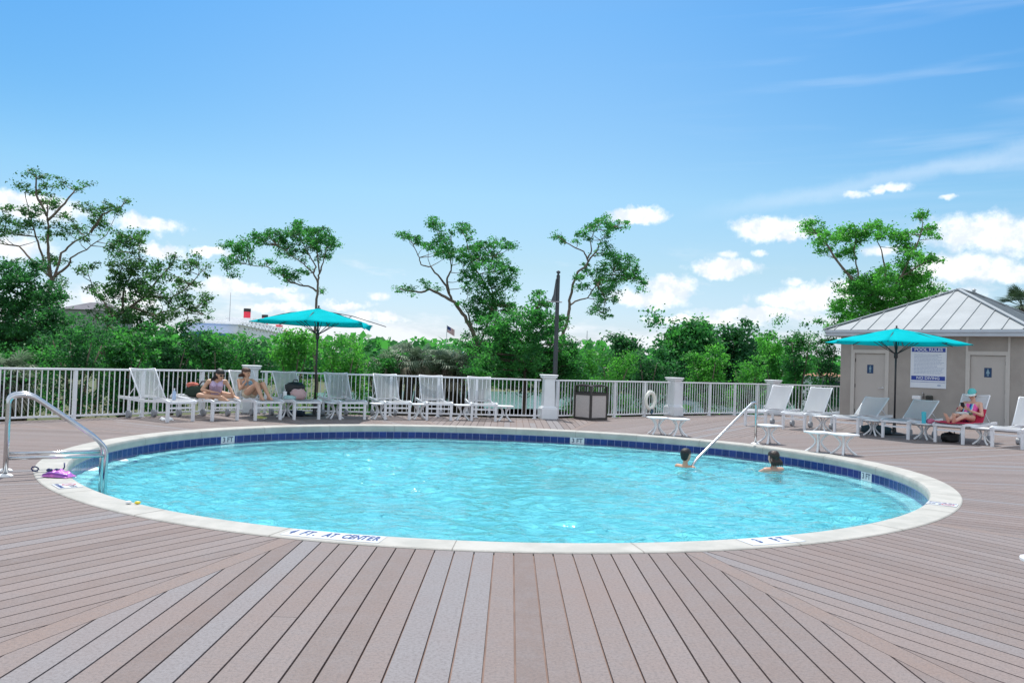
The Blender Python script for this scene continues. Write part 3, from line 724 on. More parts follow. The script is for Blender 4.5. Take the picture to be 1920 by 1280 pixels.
#==OBJECTS2==
#<<BUILDING
# ------------------------------------------------------------------ pool house
def pool_house():
    o = thing('pool_house', 'tan stucco pool house with a pale standing-seam hip roof and two grey doors', 'pool house', (10.54, 26.3, 0), R_(-45))
    WM = mat('tan_stucco', (.39, .362, .335), .9, var=.16, scale=1.2, bump=.35, bscale=90)
    TR = mat('off_white_trim', (.55, .53, .50), .6, var=.06); FA = mat('white_fascia', (.56, .62, .70), .45, var=.05)
    DM = mat('warm_grey_door', (.48, .455, .43), .5, var=.05, scale=2)
    Wd, Dp, H = 5.08, 6.75, 2.59
    wl = MB()
    # front wall with two door openings
    def panel(x0, x1, z0, z1): wl.box(((x0 + x1) / 2, .10, (z0 + z1) / 2), (x1 - x0, .20, z1 - z0))
    d1, d2, DH = (.40, 1.44), (3.71, 4.72), 2.12
    panel(0, d1[0], 0, H); panel(d1[1], d2[0], 0, H); panel(d2[1], Wd, 0, H); panel(d1[0], d1[1], DH, H); panel(d2[0], d2[1], DH, H)
    wl.box((.10, .20 + (Dp - .4) / 2, H / 2), (.20, Dp - .4, H)).box((Wd - .10, .20 + (Dp - .4) / 2, H / 2), (.20, Dp - .4, H)).box((Wd / 2, Dp - .10, H / 2), (Wd, .20, H))
    wl.box((Wd / 2, Dp / 2, -.25), (Wd + .05, Dp + .05, .5))
    wl.build('wall', WM, o)
    for (x0, x1), hs in ((d1, -1), (d2, 1)):
        cx = (x0 + x1) / 2
        fr = MB()
        for x in (x0 + .025, x1 - .025): fr.box((x, .05, DH / 2), (.05, .13, DH))
        fr.box((cx, .05, DH - .025), (x1 - x0 - .10, .13, .05)); fr.build('door_frame', TR, o)
        d = MB().box((cx, .072, (DH - .06) / 2 + .005), (x1 - x0 - .108, .045, DH - .065), bev=.004).build('door', DM, o)
        hd = MB(); hx = cx - hs * .39
        hd.lathe([(.028, 0), (.028, .012), (.012, .014)], n=12)
        hd.v = [(a + hx, .050 - c, b + 1.0) for a, b, c in hd.v]
        hd.tube([(hx, .045, 1.0), (hx, -.002, 1.0), (hx + hs * .12, -.004, 1.0)], .011, 8); hd.build('handle', STEEL, d, smooth='edge')
        for z in (.25, 1.05, 1.85): MB().box((cx + hs * (x1 - x0 - .108) / 2 - hs * .004, .046, z), (.022, .012, .11)).build('hinge', DARKM, d)
        pl = MB().box((cx, .046, 1.58), (.19, .008, .27), bev=.003).build('restroom_placard', mat('dark_blue_placard', (.008, .05, .14), .4, var=.1), d)
        fg = MB(); fy = .0405
        def flat(c, r, n=12): fg.add([(c[0] + r * math.cos(2 * math.pi * i / n), fy, c[1] + r * math.sin(2 * math.pi * i / n)) for i in range(n)], [tuple(range(n))])
        flat((cx, 1.665), .018)
        if hs > 0: fg.add([(cx - .022, fy, 1.64), (cx + .022, fy, 1.64), (cx + .05, fy, 1.55), (cx - .05, fy, 1.55)], [(0, 1, 2, 3)])
        else: fg.add([(cx - .03, fy, 1.64), (cx + .03, fy, 1.64), (cx + .03, fy, 1.56), (cx - .03, fy, 1.56)], [(0, 1, 2, 3)])
        for s_ in (-1, 1): fg.add([(cx + s_ * .014 - .008, fy, 1.555), (cx + s_ * .014 + .008, fy, 1.555), (cx + s_ * .014 + .008, fy, 1.48), (cx + s_ * .014 - .008, fy, 1.48)], [(0, 1, 2, 3)])
        fg.build('pictogram', mat('placard_print', (.22, .36, .46), .5), pl)
    # thin trims up to the soffit beside the openings
    for a, b in (d1, d2):
        tm = MB()
        for x in (a - .03, b + .03): tm.box((x, -.008, H / 2), (.06, .022, H))
        tm.box(((a + b) / 2, -.007, DH + .03), (b - a, .020, .06)); tm.build('door_trim', TR, o)
    # roof
    x0, x1, y0, y1 = -.31, 5.39, -.4525, 7.2; zt = 2.79; A = Vector((2.66, 2.52, 4.21)); B = Vector((2.66, 4.24, 4.21))
    MB().box(((x0 + x1) / 2, (y0 + y1) / 2, H + .012), (x1 - x0 - .05, y1 - y0 - .05, .024)).build('soffit', TR, o)
    fs = MB(); t_ = .03
    fs.box(((x0 + x1) / 2, y0 + t_ / 2, (H + zt) / 2), (x1 - x0, t_, zt - H - .01)).box(((x0 + x1) / 2, y1 - t_ / 2, (H + zt) / 2), (x1 - x0, t_, zt - H - .01))
    fs.box((x0 + t_ / 2, (y0 + y1) / 2, (H + zt) / 2), (t_, y1 - y0 - 2 * t_, zt - H - .01)).box((x1 - t_ / 2, (y0 + y1) / 2, (H + zt) / 2), (t_, y1 - y0 - 2 * t_, zt - H - .01))
    fs.build('fascia', FA, o)
    MB().box(((x0 + x1) / 2, y0 - .035, zt - .045), (x1 - x0 + .02, .07, .08)).build('gutter', FA, o)
    RM = mat('pale_galvanised_roof', (.31, .345, .37), .65, metal=.0, var=.10, scale=.9, bump=.1, bscale=30)
    SM = mat('roof_seam_metal', (.30, .34, .365), .5, metal=.0, var=.1)
    e = .03
    c = [Vector((x0 - e, y0 - e - .05, zt - .01)), Vector((x1 + e, y0 - e - .05, zt - .01)), Vector((x1 + e, y1 + e, zt - .01)), Vector((x0 - e, y1 + e, zt - .01))]
    rf = MB(); up = Vector((0, 0, .02))
    rf.add([c[0], c[1], c[2], c[3], A, B], [(0, 1, 4), (1, 2, 5, 4), (2, 3, 5), (3, 0, 4, 5), (3, 2, 1, 0)])
    roof = rf.build('roof', RM, o)
    sm = MB()
    def seams(p, q, apex, k=.52):
        ax = (q - p).normalized(); nrm = (q - p).cross(apex - p).normalized(); L = (q - p).length
        sl = nrm.cross(ax).normalized(); ta = (apex - p).dot(ax)
        if nrm.z < 0: nrm = -nrm
        if sl.z < 0: sl = -sl
        Ht = (apex - p).dot(sl); t = .34
        while t < L - .1:
            h = Ht * (t / ta if t < ta else (L - t) / (L - ta)); h = min(h, Ht)
            if h > .1:
                a = p + ax * t; b = a + sl * (h - .05); sm.bar(a + nrm * .014, b + nrm * .014, .018, .026)
            t += k
    seams(c[0], c[1], A); seams(c[2], c[3], B)
    def seams4(p, q, a_, b_, k=.52):
        ax = (q - p).normalized(); nrm = (q - p).cross(a_ - p).normalized(); L = (q - p).length; sl = nrm.cross(ax).normalized()
        if nrm.z < 0: nrm = -nrm
        if sl.z < 0: sl = -sl
        ta, tb = (a_ - p).dot(ax), (b_ - p).dot(ax); Ht = (a_ - p).dot(sl); t = .3
        while t < L - .1:
            h = Ht * min(1, t / ta if t < ta else 1, (L - t) / (L - tb) if t > tb else 1)
            if h > .1: a = p + ax * t; sm.bar(a + nrm * .014, a + sl * (h - .05) + nrm * .014, .018, .026)
            t += k
    seams4(c[1], c[2], A, B); seams4(c[3], c[0], B, A)
    sm.build('standing_seams', SM, roof)
    hp = MB()
    for a, b in ((c[0], A), (c[1], A), (c[2], B), (c[3], B), (A, B)): hp.bar(a + Vector((0, 0, .03)), b + Vector((0, 0, .03)), .13, .035)
    hp.build('hip_cap', RM, roof)
    MB().lathe([(.05, 4.22), (.05, 4.33), (.08, 4.34), (.001, 4.40)], c=(B.x, B.y - .1, 0), n=12).build('vent_pipe', SM, roof)
pool_house()
def loc_h(x, y, z): a = R_(-45); return (10.54 + x * math.cos(a) - y * math.sin(a), 26.3 + x * math.sin(a) + y * math.cos(a), z)

# text helper: characters as flat solid glyph meshes (built-in font)
def glyphs(txt, size, depth=.002):
    cu = bpy.data.curves.new('txt', 'FONT'); cu.body = txt; cu.size = size; cu.align_x = 'CENTER'; cu.align_y = 'CENTER'; cu.extrude = depth / 2; cu.resolution_u = 3; cu.offset = size * .018
    ob = bpy.data.objects.new('txt', cu); COL.objects.link(ob); dg = bpy.context.evaluated_depsgraph_get()
    me = bpy.data.meshes.new_from_object(ob.evaluated_get(dg)); vs = [tuple(v.co) for v in me.vertices]; fs = [tuple(p.vertices) for p in me.polygons]
    bpy.data.objects.remove(ob); bpy.data.meshes.remove(me); return vs, fs
def text_on(mb, txt, size, M, sx=1.0, bold=0):
    vs, fs = glyphs(txt, size); mb.add([M @ Vector((x * sx, y, z)) for x, y, z in vs], fs); return mb
def rules_sign():
    o = thing('pool_rules_sign', 'white and blue pool rules board on the pool house wall', 'sign', loc_h(2.64, -.012, 0), R_(-45))
    WS = mat('sign_face_white', (.70, .76, .84), .4, var=.04); BS = mat('sign_blue', (.015, .05, .34), .4, var=.05)
    MB().box((0, 0, 1.675), (1.0, .02, 1.22), bev=.004).build('board', WS, o)
    def face(x, z, w_, h, y): return MB().box((x, y, z), (w_, .004, h))
    ft = face(0, 2.20, .94, .125, -.0125); ft.build('title_band', BS, o)
    face(0, 1.36, .94, .125, -.0125).build('warning_band', BS, o)
    M = Matrix.Rotation(R_(90), 4, 'X')
    t1 = MB(); text_on(t1, 'POOL RULES', .125, Matrix.Translation((0, -.016, 2.20)) @ M, 1.12); t1.build('title_lettering', WS, o)
    t2 = MB(); text_on(t2, 'NO DIVING', .115, Matrix.Translation((0, -.016, 1.36)) @ M, 1.08); t2.build('warning_lettering', WS, o)
    # the rules themselves cannot be read in the photograph: faint rows of fine print
    fp = MB(); rnd = random.Random(5)
    for i in range(15):
        z = 2.06 - i * .040
        x = -.40
        end = .40 - rnd.random() * .18
        while x < end:
            w_ = rnd.uniform(.03, .09); fp.box((x + w_ / 2, -.0115, z), (w_, .003, .015)); x += w_ + .014
    fp.build('fine_print', mat('print_grey_blue', (.36, .44, .58), .5), o)
    MB().box((0, -.0115, 1.245), (.96, .003, .01)).build('rule_line', BS, o)
    MB().lathe([(.001, 0), (.045, 0), (.045, .004), (.001, .004)], n=14).build('badge', mat('print_grey_blue', (.3, .4, .5)), o)
    b = [c for c in kids(o) if c.name.startswith('badge')][0]; b.location = (.31, -.010, 1.155); b.rotation_euler = (R_(90), 0, 0); b.scale = (1.2, .6, 1)
rules_sign()
wb = thing('wall_basin', 'small white wall box with a spout under the pool rules board', 'wall fixture', loc_h(2.36, -.07, .80), R_(-45))
MB().box((0, 0, -.03), (.24, .14, .12), bev=.02).build('bowl', WHITEP, wb)
MB().tube([(.17, .04, -.05), (.17, .04, .10), (.17, -.03, .13), (.17, -.05, .10)], .016, 8).build('spout', STEEL, wb, smooth=True)
tb_ = thing('wall_box', 'small dark box on the pool house wall beside the white basin', 'wall fixture', loc_h(2.70, -.06, .76), R_(-45))
MB().box((0, 0, 0), (.17, .12, .18), bev=.015).build('housing', mat('dark_green_plastic', (.05, .06, .05), .5, var=.2), tb_)
MB().box((0, -.063, .02), (.13, .008, .08), bev=.002).build('cover', BLACK, tb_)

# ------------------------------------------------------------------ writing on the pool
BLUEP = mat('navy_print', (.02, .06, .22), .5); PLATE = mat('marker_tile_white', (.60, .62, .66), .35, var=.03); INK = mat('marker_ink', (.05, .07, .12), .5)
def th_at(u, v, z=0): g = G(u, v, z); return math.atan2(g.y - PC.y, g.x - PC.x)
def frame_at(th, off, z):         # x along the rim (screen right on the near side), y towards the pool centre
    p = pp(th, off, z); a = pp(th + .004, off, z) - pp(th - .004, off, z); a.normalize(); b = Vector((0, 0, 1)).cross(a)
    return Matrix(((a.x, b.x, 0, p.x), (a.y, b.y, 0, p.y), (a.z, b.z, 1, p.z), (0, 0, 0, 1)))
def wall_marker(u, v, txt):
    th = th_at(u, v, -.18); M = frame_at(th, .338, -.182)
    # seen from inside the pool: x must run the other way
    M = M @ Matrix.Rotation(math.pi, 4, 'Z') @ Matrix.Rotation(R_(90), 4, 'X')
    pl = MB(); pl.box((0, 0, .002), (.30, .135, .006)); pl.v = [tuple(M @ Vector(q)) for q in pl.v]
    p = pl.build('depth_marker_tile', PLATE, pool)
    t_ = MB(); text_on(t_, txt, .125, M @ Matrix.Translation((0, 0, .0065)), 1.0); t_.build('lettering', INK, p)
wall_marker(445, 826, '3 FT'); wall_marker(1085, 825, '3 FT'); wall_marker(1627, 893, '3 FT')
def curved_text(par, txt, th0, th1, size, off, mat_, z=.0185, sx=1.0):
    mb = MB(); n = len(txt)
    for i, ch in enumerate(txt):
        if ch == ' ': continue
        th = th0 + (th1 - th0) * (i + .5) / n; text_on(mb, ch, size, frame_at(th, off, z), sx)
    return mb.build('lettering', mat_, par)
def rim_plate(th0, th1, off0=.06, off1=.29, z=.0160):
    mb = MB(); n = 24
    for i in range(n + 1):
        th = th0 + (th1 - th0) * i / n
        mb.v += [tuple(pp(th, off0, z)), tuple(pp(th, off1, z + .001)), tuple(pp(th, off0, z - .01)), tuple(pp(th, off1, z - .01))]
    for i in range(n): a = i * 4; mb.f += [(a, a + 4, a + 5, a + 1), (a + 2, a + 6, a + 4, a), (a + 1, a + 5, a + 7, a + 3)]; mb.mi += [0] * 3
    return mb.build('marker_plate', PLATE, pool)
a0, a1 = th_at(538, 1000), th_at(716, 1016); p_ = rim_plate(a0, a1)
curved_text(p_, '4 FT. AT CENTER', a0 + .004, a1 - .004, .19, .175, BLUEP, sx=.40)
a0, a1 = th_at(1400, 1021), th_at(1500, 1014); p_ = rim_plate(a0, a1)
curved_text(p_, ' 3 FT ', a0, a1, .18, .175, BLUEP, sx=.5)
def no_diving(u, v, rot, txt=None):
    g = G(u, v, .018); th = math.atan2(g.y - PC.y, g.x - PC.x); M = frame_at(th, .175, .0165) @ Matrix.Rotation(rot, 4, 'Z')
    pl = MB(); pl.box((0, 0, 0), (.30, .22, .006)); pl.v = [tuple(M @ Vector(q)) for q in pl.v]; p = pl.build('warning_tile', PLATE, pool)
    t_ = MB()
    text_on(t_, 'NO DIVING', .052, M @ Matrix.Translation((0, -.075, .004)), 1.0)
    t_.build('lettering', BLUEP, p)
    s_ = MB(); n = 24
    for i in range(n):
        a = 2 * math.pi * i / n
        for r in (.052, .066): s_.v.append(tuple(M @ Vector((r * math.cos(a) - .06, r * math.sin(a) + .028, .0045))))
    for i in range(n): s_.f.append((2 * i, 2 * i + 1, (2 * i + 3) % (2 * n), (2 * i + 2) % (2 * n))); s_.mi.append(0)
    s_.add([tuple(M @ Vector(q)) for q in ((-.105, .066, .0048), (-.098, .073, .0048), (-.015, -.010, .0048), (-.022, -.017, .0048))], [(0, 1, 2, 3)])
    s_.build('prohibition_ring', mat('print_red', (.45, .06, .08), .5), p)
    q_ = MB(); text_on(q_, '3 FT', .075, M @ Matrix.Translation((.07, .03, .004)), 1.0); q_.build('lettering', INK, p)
no_diving(112, 911, 0); no_diving(1782, 946, R_(90))

# ------------------------------------------------------------------ small things by the pool
def goggles():
    g = G(97, 884, .018)
    o = thing('swim_goggles', 'dark blue swim goggles with their strap curled on the left coping', 'goggles', (g.x, g.y, .015), R_(10))
    NB = mat('navy_rubber', (.015, .025, .12), .4)
    MB().tube([(-.17 + .02 * math.sin(i), .06 * math.cos(i * .6), .012 + .05 * max(0, math.sin(i * .45)) ** 2) for i in range(9)], .008, 6).build('strap', NB, o, smooth=True)
    for x in (-.02, .06): MB().ball((x, -.01, .022), .032, 10, sc=(1.1, .6, .7)).build('lens', NB, o, smooth=True)
    MB().tube([(.10, 0, .01), (.12, .03, .05), (.11, .05, .10)], .008, 6).build('strap_end', NB, o, smooth=True)
    g2 = G(110, 893, .018)
    o = thing('pink_float', 'crumpled pink and purple swim float lying on the left coping', 'swim float', (g2.x, g2.y, .016), R_(-8))
    def crumple(u, v):
        x, y = (u - .5) * .30, (v - .5) * .17; e = (1 - (2 * u - 1) ** 4) * (1 - (2 * v - 1) ** 4)
        return (x, y, .006 + e * (.055 + .05 * mnoise.noise(Vector((x * 16, y * 22, 3)))))
    b = MB().grid(crumple, 22, 14); b.build('float_body', mat('pink_vinyl', (.72, .20, .62), .35, var=.35, scale=14, col2=(.35, .12, .55)), o, smooth=True)
    MB().tube([(-.14, -.06, .02), (-.05, -.085, .05), (.05, -.08, .045), (.14, -.05, .02)], .012, 6).build('seam_piping', mat('purple_vinyl', (.25, .08, .42), .4), o, smooth=True)
    g3 = G(258, 942, .03)
    o = thing('pool_toy', 'tiny yellow toy with a white cap on the inner edge of the near left coping', 'toy', (g3.x, g3.y, .013), .4)
    MB().ball((0, 0, .018), .020, 10, sc=(1.4, .8, .7)).build('toy_body', mat('yellow_plastic', (.75, .62, .05), .4), o, smooth=True)
    MB().ball((-.075, .03, .018), .022, 10, sc=(1.2, .8, .7)).build('toy_cap', WHITEP, o, smooth=True)
goggles()

def in_l(o, x, y, z):                # world point from a lounger's local frame
    a = o.rotation_euler.z; return Vector((o.location.x + x * math.cos(a) - y * math.sin(a), o.location.y + x * math.sin(a) + y * math.cos(a), z))
def lump(mb, c, s, seed=0, amp=.2, fr=3.0, n=18):
    """soft bag-like closed form"""
    vs = []; m_ = 12
    for j in range(m_ + 1):
        for i in range(n):
            a, b = 2 * math.pi * i / n, math.pi * j / m_
            d = Vector((math.cos(a) * math.sin(b), math.sin(a) * math.sin(b), -math.cos(b)))
            k = 1 + amp * mnoise.noise(d * fr + Vector((seed, seed * 2, 0)))
            q = Vector((math.copysign(abs(d.x) ** .7, d.x), math.copysign(abs(d.y) ** .7, d.y), math.copysign(abs(d.z) ** .75, d.z))) * k
            vs.append((c[0] + q.x * s[0], c[1] + q.y * s[1], max(c[2] + q.z * s[2], c[2] - s[2] * .92)))
    fs = [(j * n + i, j * n + (i + 1) % n, (j + 1) * n + (i + 1) % n, (j + 1) * n + i) for j in range(m_) for i in range(n)]
    return mb.add(vs, fs)
def bags():
    l1, l2, l4 = LO[0], LO[1], LO[3]
    p = in_l(l2, .02, 1.25, .425)
    o = thing('tote_bag', 'dark green and black tote slumped on the flat lounger behind the dark-haired woman', 'bag', p, R_(-10))
    lump(MB(), (0, 0, .12), (.26, .13, .14), 2, .3).build('bag_body', mat('dark_green_cloth', (.02, .045, .03), .85, var=.4, scale=6, bump=.4), o, smooth=True)
    MB().tube([(.05, -.08, .2), (.16, -.10, .34), (.27, -.04, .36), (.24, .03, .22)], .016, 6).build('handle', BLACK, o, smooth=True)
    lump(MB(), (-.10, -.02, .25), (.13, .09, .06), 5, .3).build('towel_corner', mat('coral_towel', (.55, .16, .12), .9, var=.2, bump=.4), o, smooth=True)
    p = in_l(l1, .16, .55, .40)
    o = thing('water_bottle', 'clear water bottle standing on the far left lounger', 'bottle', p)
    MB().lathe([(.001, 0), (.034, 0), (.036, .02), (.036, .15), (.014, .20), (.014, .215)], n=14).build('bottle_body', mat('pale_blue_bottle', (.55, .68, .85), .15, trans=.4), o, smooth='edge')
    MB().lathe([(.016, .213), (.016, .238), (.001, .238)], n=12).build('cap', WHITEP, o)
    p = in_l(l4, .07, .95, .43)
    o = thing('backpack', 'black backpack leaning on the shaded lounger behind the left umbrella', 'backpack', p, R_(25))
    lump(MB(), (0, 0, .17), (.22, .17, .185), 8, .22).build('pack_body', mat('black_nylon', (.012, .016, .02), .6, var=.4, scale=5, bump=.3), o, smooth=True)
    lump(MB(), (.01, -.12, .12), (.15, .08, .11), 9, .2).build('front_pocket', MATS['black_nylon'], o, smooth=True)
    MB().tube([(-.05, .02, .34), (-.03, 0, .41), (.05, 0, .41), (.07, .02, .34)], .012, 6).build('carry_loop', BLACK, o, smooth=True)
    p = in_l(l4, .02, .62, .415)
    o = thing('pink_towel', 'pale pink and mint towel bundled in front of the black backpack', 'towel', p, R_(25))
    lump(MB(), (0, 0, .10), (.17, .12, .12), 12, .35, 4).build('pink_fold', mat('pink_terry', (.62, .42, .42), .95, var=.15, bump=.6, bscale=160), o, smooth=True)
    lump(MB(), (-.19, -.05, .035), (.15, .10, .05), 13, .4, 4).build('mint_fold', mat('mint_terry', (.42, .66, .66), .95, var=.15, bump=.6, bscale=160), o, smooth=True)
    t_ = G(506, 783); base = Vector((-5.00, 18.42, .367))
    o = thing('tumbler', 'white tumbler on the low table between the two left loungers', 'cup', base + Vector((-.02, -.08, 0)))
    MB().lathe([(.001, 0), (.038, 0), (.046, .20), (.046, .215), (.001, .225)], n=16).build('cup_body', WHITEP, o, smooth='edge')
    MB().tube([(0, 0, .22), (.012, 0, .27)], .004, 6).build('straw', WHITEP, o)
    o = thing('red_can', 'dark red drink can beside the white tumbler', 'can', base + Vector((.12, .05, 0)))
    MB().lathe([(.001, 0), (.028, 0), (.033, .01), (.033, .14), (.027, .15), (.001, .148)], n=14).build('can_body', mat('maroon_can', (.16, .02, .04), .35, metal=.4), o, smooth='edge')
    o = thing('clear_cup', 'pale plastic cup on the low table left of the white tumbler', 'cup', base + Vector((-.15, .04, 0)))
    MB().lathe([(.001, 0), (.030, 0), (.040, .16), (.038, .16), (.028, .006)], n=14).build('cup_body', mat('frosted_cup', (.70, .78, .82), .3, trans=.4), o, smooth='edge')
    base = Vector((9.28, 18.42, .367))
    o = thing('insulated_cup', 'turquoise insulated cup on the low table at the reclining woman\'s feet', 'cup', base + Vector((-.03, -.05, 0)))
    MB().lathe([(.001, 0), (.042, 0), (.052, .24), (.050, .25), (.001, .262)], n=16).build('cup_body', mat('turquoise_cup', (.05, .50, .60), .35), o, smooth='edge')
    o = thing('pink_pouch', 'small pink pouch next to the turquoise cup', 'pouch', base + Vector((.13, -.02, 0)), .3)
    lump(MB(), (0, 0, .05), (.09, .06, .055), 21, .25).build('pouch_body', mat('pink_pouch_cloth', (.65, .18, .30), .7, var=.2), o, smooth=True)
    p = in_l(RO[4], -.12, .42, .0)
    o = thing('shoulder_bag', 'black bag on the deck under the reclining woman\'s lounger', 'bag', p, .3)
    lump(MB(), (0, 0, .10), (.20, .12, .11), 31, .35).build('bag_body', MATS['black_nylon'], o, smooth=True)
    MB().tube([(-.1, 0, .18), (-.04, -.05, .25), (.08, -.03, .24), (.12, 0, .16)], .012, 6).build('strap', BLACK, o, smooth=True)
    p = in_l(RO[2], -.28, 1.0, .0)
    o = thing('duffel_bag', 'dark teal duffel on the deck between the two low-backed loungers', 'bag', p + Vector((.35, -.45, 0)), R_(-45))
    lump(MB(), (0, 0, .10), (.36, .14, .115), 41, .18).build('bag_body', mat('dark_teal_cloth', (.02, .06, .08), .7, var=.3, bump=.3), o, smooth=True)
    MB().tube([(-.12, -.06, .18), (-.08, -.1, .25), (.08, -.1, .25), (.12, -.06, .18)], .012, 6).build('handle', BLACK, o, smooth=True)
    p = in_l(LO[3], .1, 1.15, 0)
    o = thing('sandals', 'dark blue bundle on the deck under the shaded backpack lounger', 'bundle', p, .2)
    lump(MB(), (0, 0, .06), (.30, .14, .07), 51, .3).build('bundle_cloth', mat('navy_cloth', (.02, .04, .07), .9, var=.3), o, smooth=True)
    for k, (lo, xx, yy, c1, lab) in enumerate(((LO[0], -.02, .50, (.70, .72, .74), 'pair of white slip-on shoes under the far left lounger'), (LO[2], .02, .45, (.42, .48, .12), 'pair of yellow-green sandals under the seated woman\'s lounger'))):
        p = in_l(lo, xx, yy, .002); sm = mat('shoe_rubber' + ('_white' if k == 0 else '_green'), c1, .6)
        o = thing('shoe_pair', lab, 'shoes', p, .6 + k)
        for s_ in (-1, 1):
            b = MB()
            def sole(u, v, s_=s_):
                y = (v - .5) * .26; wdt = .045 * (1 - (2 * v - 1) ** 4) ** .5 + .002; a = math.pi * u
                return (s_ * .07 + math.cos(a) * wdt, y, .012 + math.sin(a) * (.045 if v > .35 else .02 + .05 * v))
            b.grid(sole, 8, 10).build('shoe', sm, o, smooth=True)
            MB().box((s_ * .07, 0, .008), (.085, .25, .016), bev=.006).build('sole', WHITEP, o)
bags()
#>>BUILDING
#<<VEG
# ------------------------------------------------------------------ vegetation
def leaf_mat(name, dark, light, warm=None, trans=.5):
    mt = bpy.data.materials.new(name); mt.use_nodes = True; t = N(mt.node_tree)
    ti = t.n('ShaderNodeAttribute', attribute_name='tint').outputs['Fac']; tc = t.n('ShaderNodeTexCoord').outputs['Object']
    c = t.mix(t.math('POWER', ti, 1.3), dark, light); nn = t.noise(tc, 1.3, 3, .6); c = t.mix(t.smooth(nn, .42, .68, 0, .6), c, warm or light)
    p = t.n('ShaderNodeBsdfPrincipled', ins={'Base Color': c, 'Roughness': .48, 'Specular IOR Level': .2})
    tr = t.n('ShaderNodeBsdfTranslucent', ins={0: t.mix(1.0, c, (1.15, 1.5, .7), 'MULTIPLY')})
    mx = t.n('ShaderNodeMixShader', ins={0: trans, 1: p.outputs[0], 2: tr.outputs[0]}); t.n('ShaderNodeOutputMaterial', ins={0: mx.outputs[0]}); return mt
LM = {'dark': leaf_mat('dark_foliage', (.022, .090, .048), (.060, .205, .085)),
      'mid': leaf_mat('mid_foliage', (.026, .120, .052), (.085, .300, .090)),
      'bright': leaf_mat('bright_foliage', (.038, .165, .045), (.140, .420, .085)),
      'olive': leaf_mat('olive_foliage', (.06, .12, .075), (.15, .25, .15), (.18, .24, .16)),
      'sparse': leaf_mat('sparse_foliage', (.028, .090, .042), (.090, .230, .085), (.10, .17, .08))}
BARK = mat('pale_bark', (.20, .16, .13), .9, var=.35, scale=5, bump=.6, bscale=25)
BARKD = mat('dark_bark', (.09, .07, .055), .9, var=.35, scale=5, bump=.6, bscale=25)
NG = np.random.default_rng(11)
def leaf_obj(name, C, size, m_, parent, aspect=.55, tint=None, up=.35, droop=0.0):
    """one mesh of leaf-sized kite faces centred on C"""
    n = len(C); nr = NG.normal(size=(n, 3)); nr[:, 2] = np.abs(nr[:, 2]) + up; nr /= np.linalg.norm(nr, axis=1)[:, None]
    a = np.cross(nr, NG.normal(size=(n, 3))); a[:, 2] -= droop; a /= np.linalg.norm(a, axis=1)[:, None]; b = np.cross(nr, a)
    s = (size * NG.uniform(.6, 1.3, n))[:, None]
    V = np.stack([C - a * s * .5, C + b * s * aspect * .5 - a * s * .05 + nr * s * .08, C + a * s * .5, C - b * s * aspect * .5 - a * s * .05 + nr * s * .08], 1).reshape(-1, 3)
    me = bpy.data.meshes.new(name); me.vertices.add(n * 4); me.vertices.foreach_set('co', V.astype(np.float32).ravel())
    me.loops.add(n * 4); me.loops.foreach_set('vertex_index', np.arange(n * 4, dtype=np.int32))
    me.polygons.add(n); me.polygons.foreach_set('loop_start', np.arange(0, n * 4, 4, dtype=np.int32)); me.polygons.foreach_set('loop_total', np.full(n, 4, dtype=np.int32))
    me.update(calc_edges=True); at = me.attributes.new('tint', 'FLOAT', 'FACE')
    tt = NG.random(n) if tint is None else np.clip(tint + NG.normal(scale=.22, size=n), 0, 1); at.data.foreach_set('value', tt.astype(np.float32))
    me.materials.append(m_); o = bpy.data.objects.new(name, me); COL.objects.link(o); o.parent = parent; return o
def clumps(blobs, per_m3, cr):
    """clump centres inside ellipsoids (centre, radii), denser near their skin"""
    out = []
    for c, r in blobs:
        k = max(2, int(per_m3 * (r[0] * r[1] * r[2]) ** (2 / 3)))
        d = NG.normal(size=(k, 3)); d /= np.linalg.norm(d, axis=1)[:, None]; q = NG.random(k) ** .42
        out.append(np.array(c) + d * q[:, None] * np.array(r))
    return np.concatenate(out)
def leaves_from(cl, per, cr, flat=.65):
    n = len(cl); off = NG.normal(size=(n, per, 3)) * cr * NG.uniform(.6, 1.25, (n, 1, 1)); off[:, :, 2] *= flat
    t = np.repeat(NG.random(n), per); return (cl[:, None, :] + off).reshape(-1, 3), t

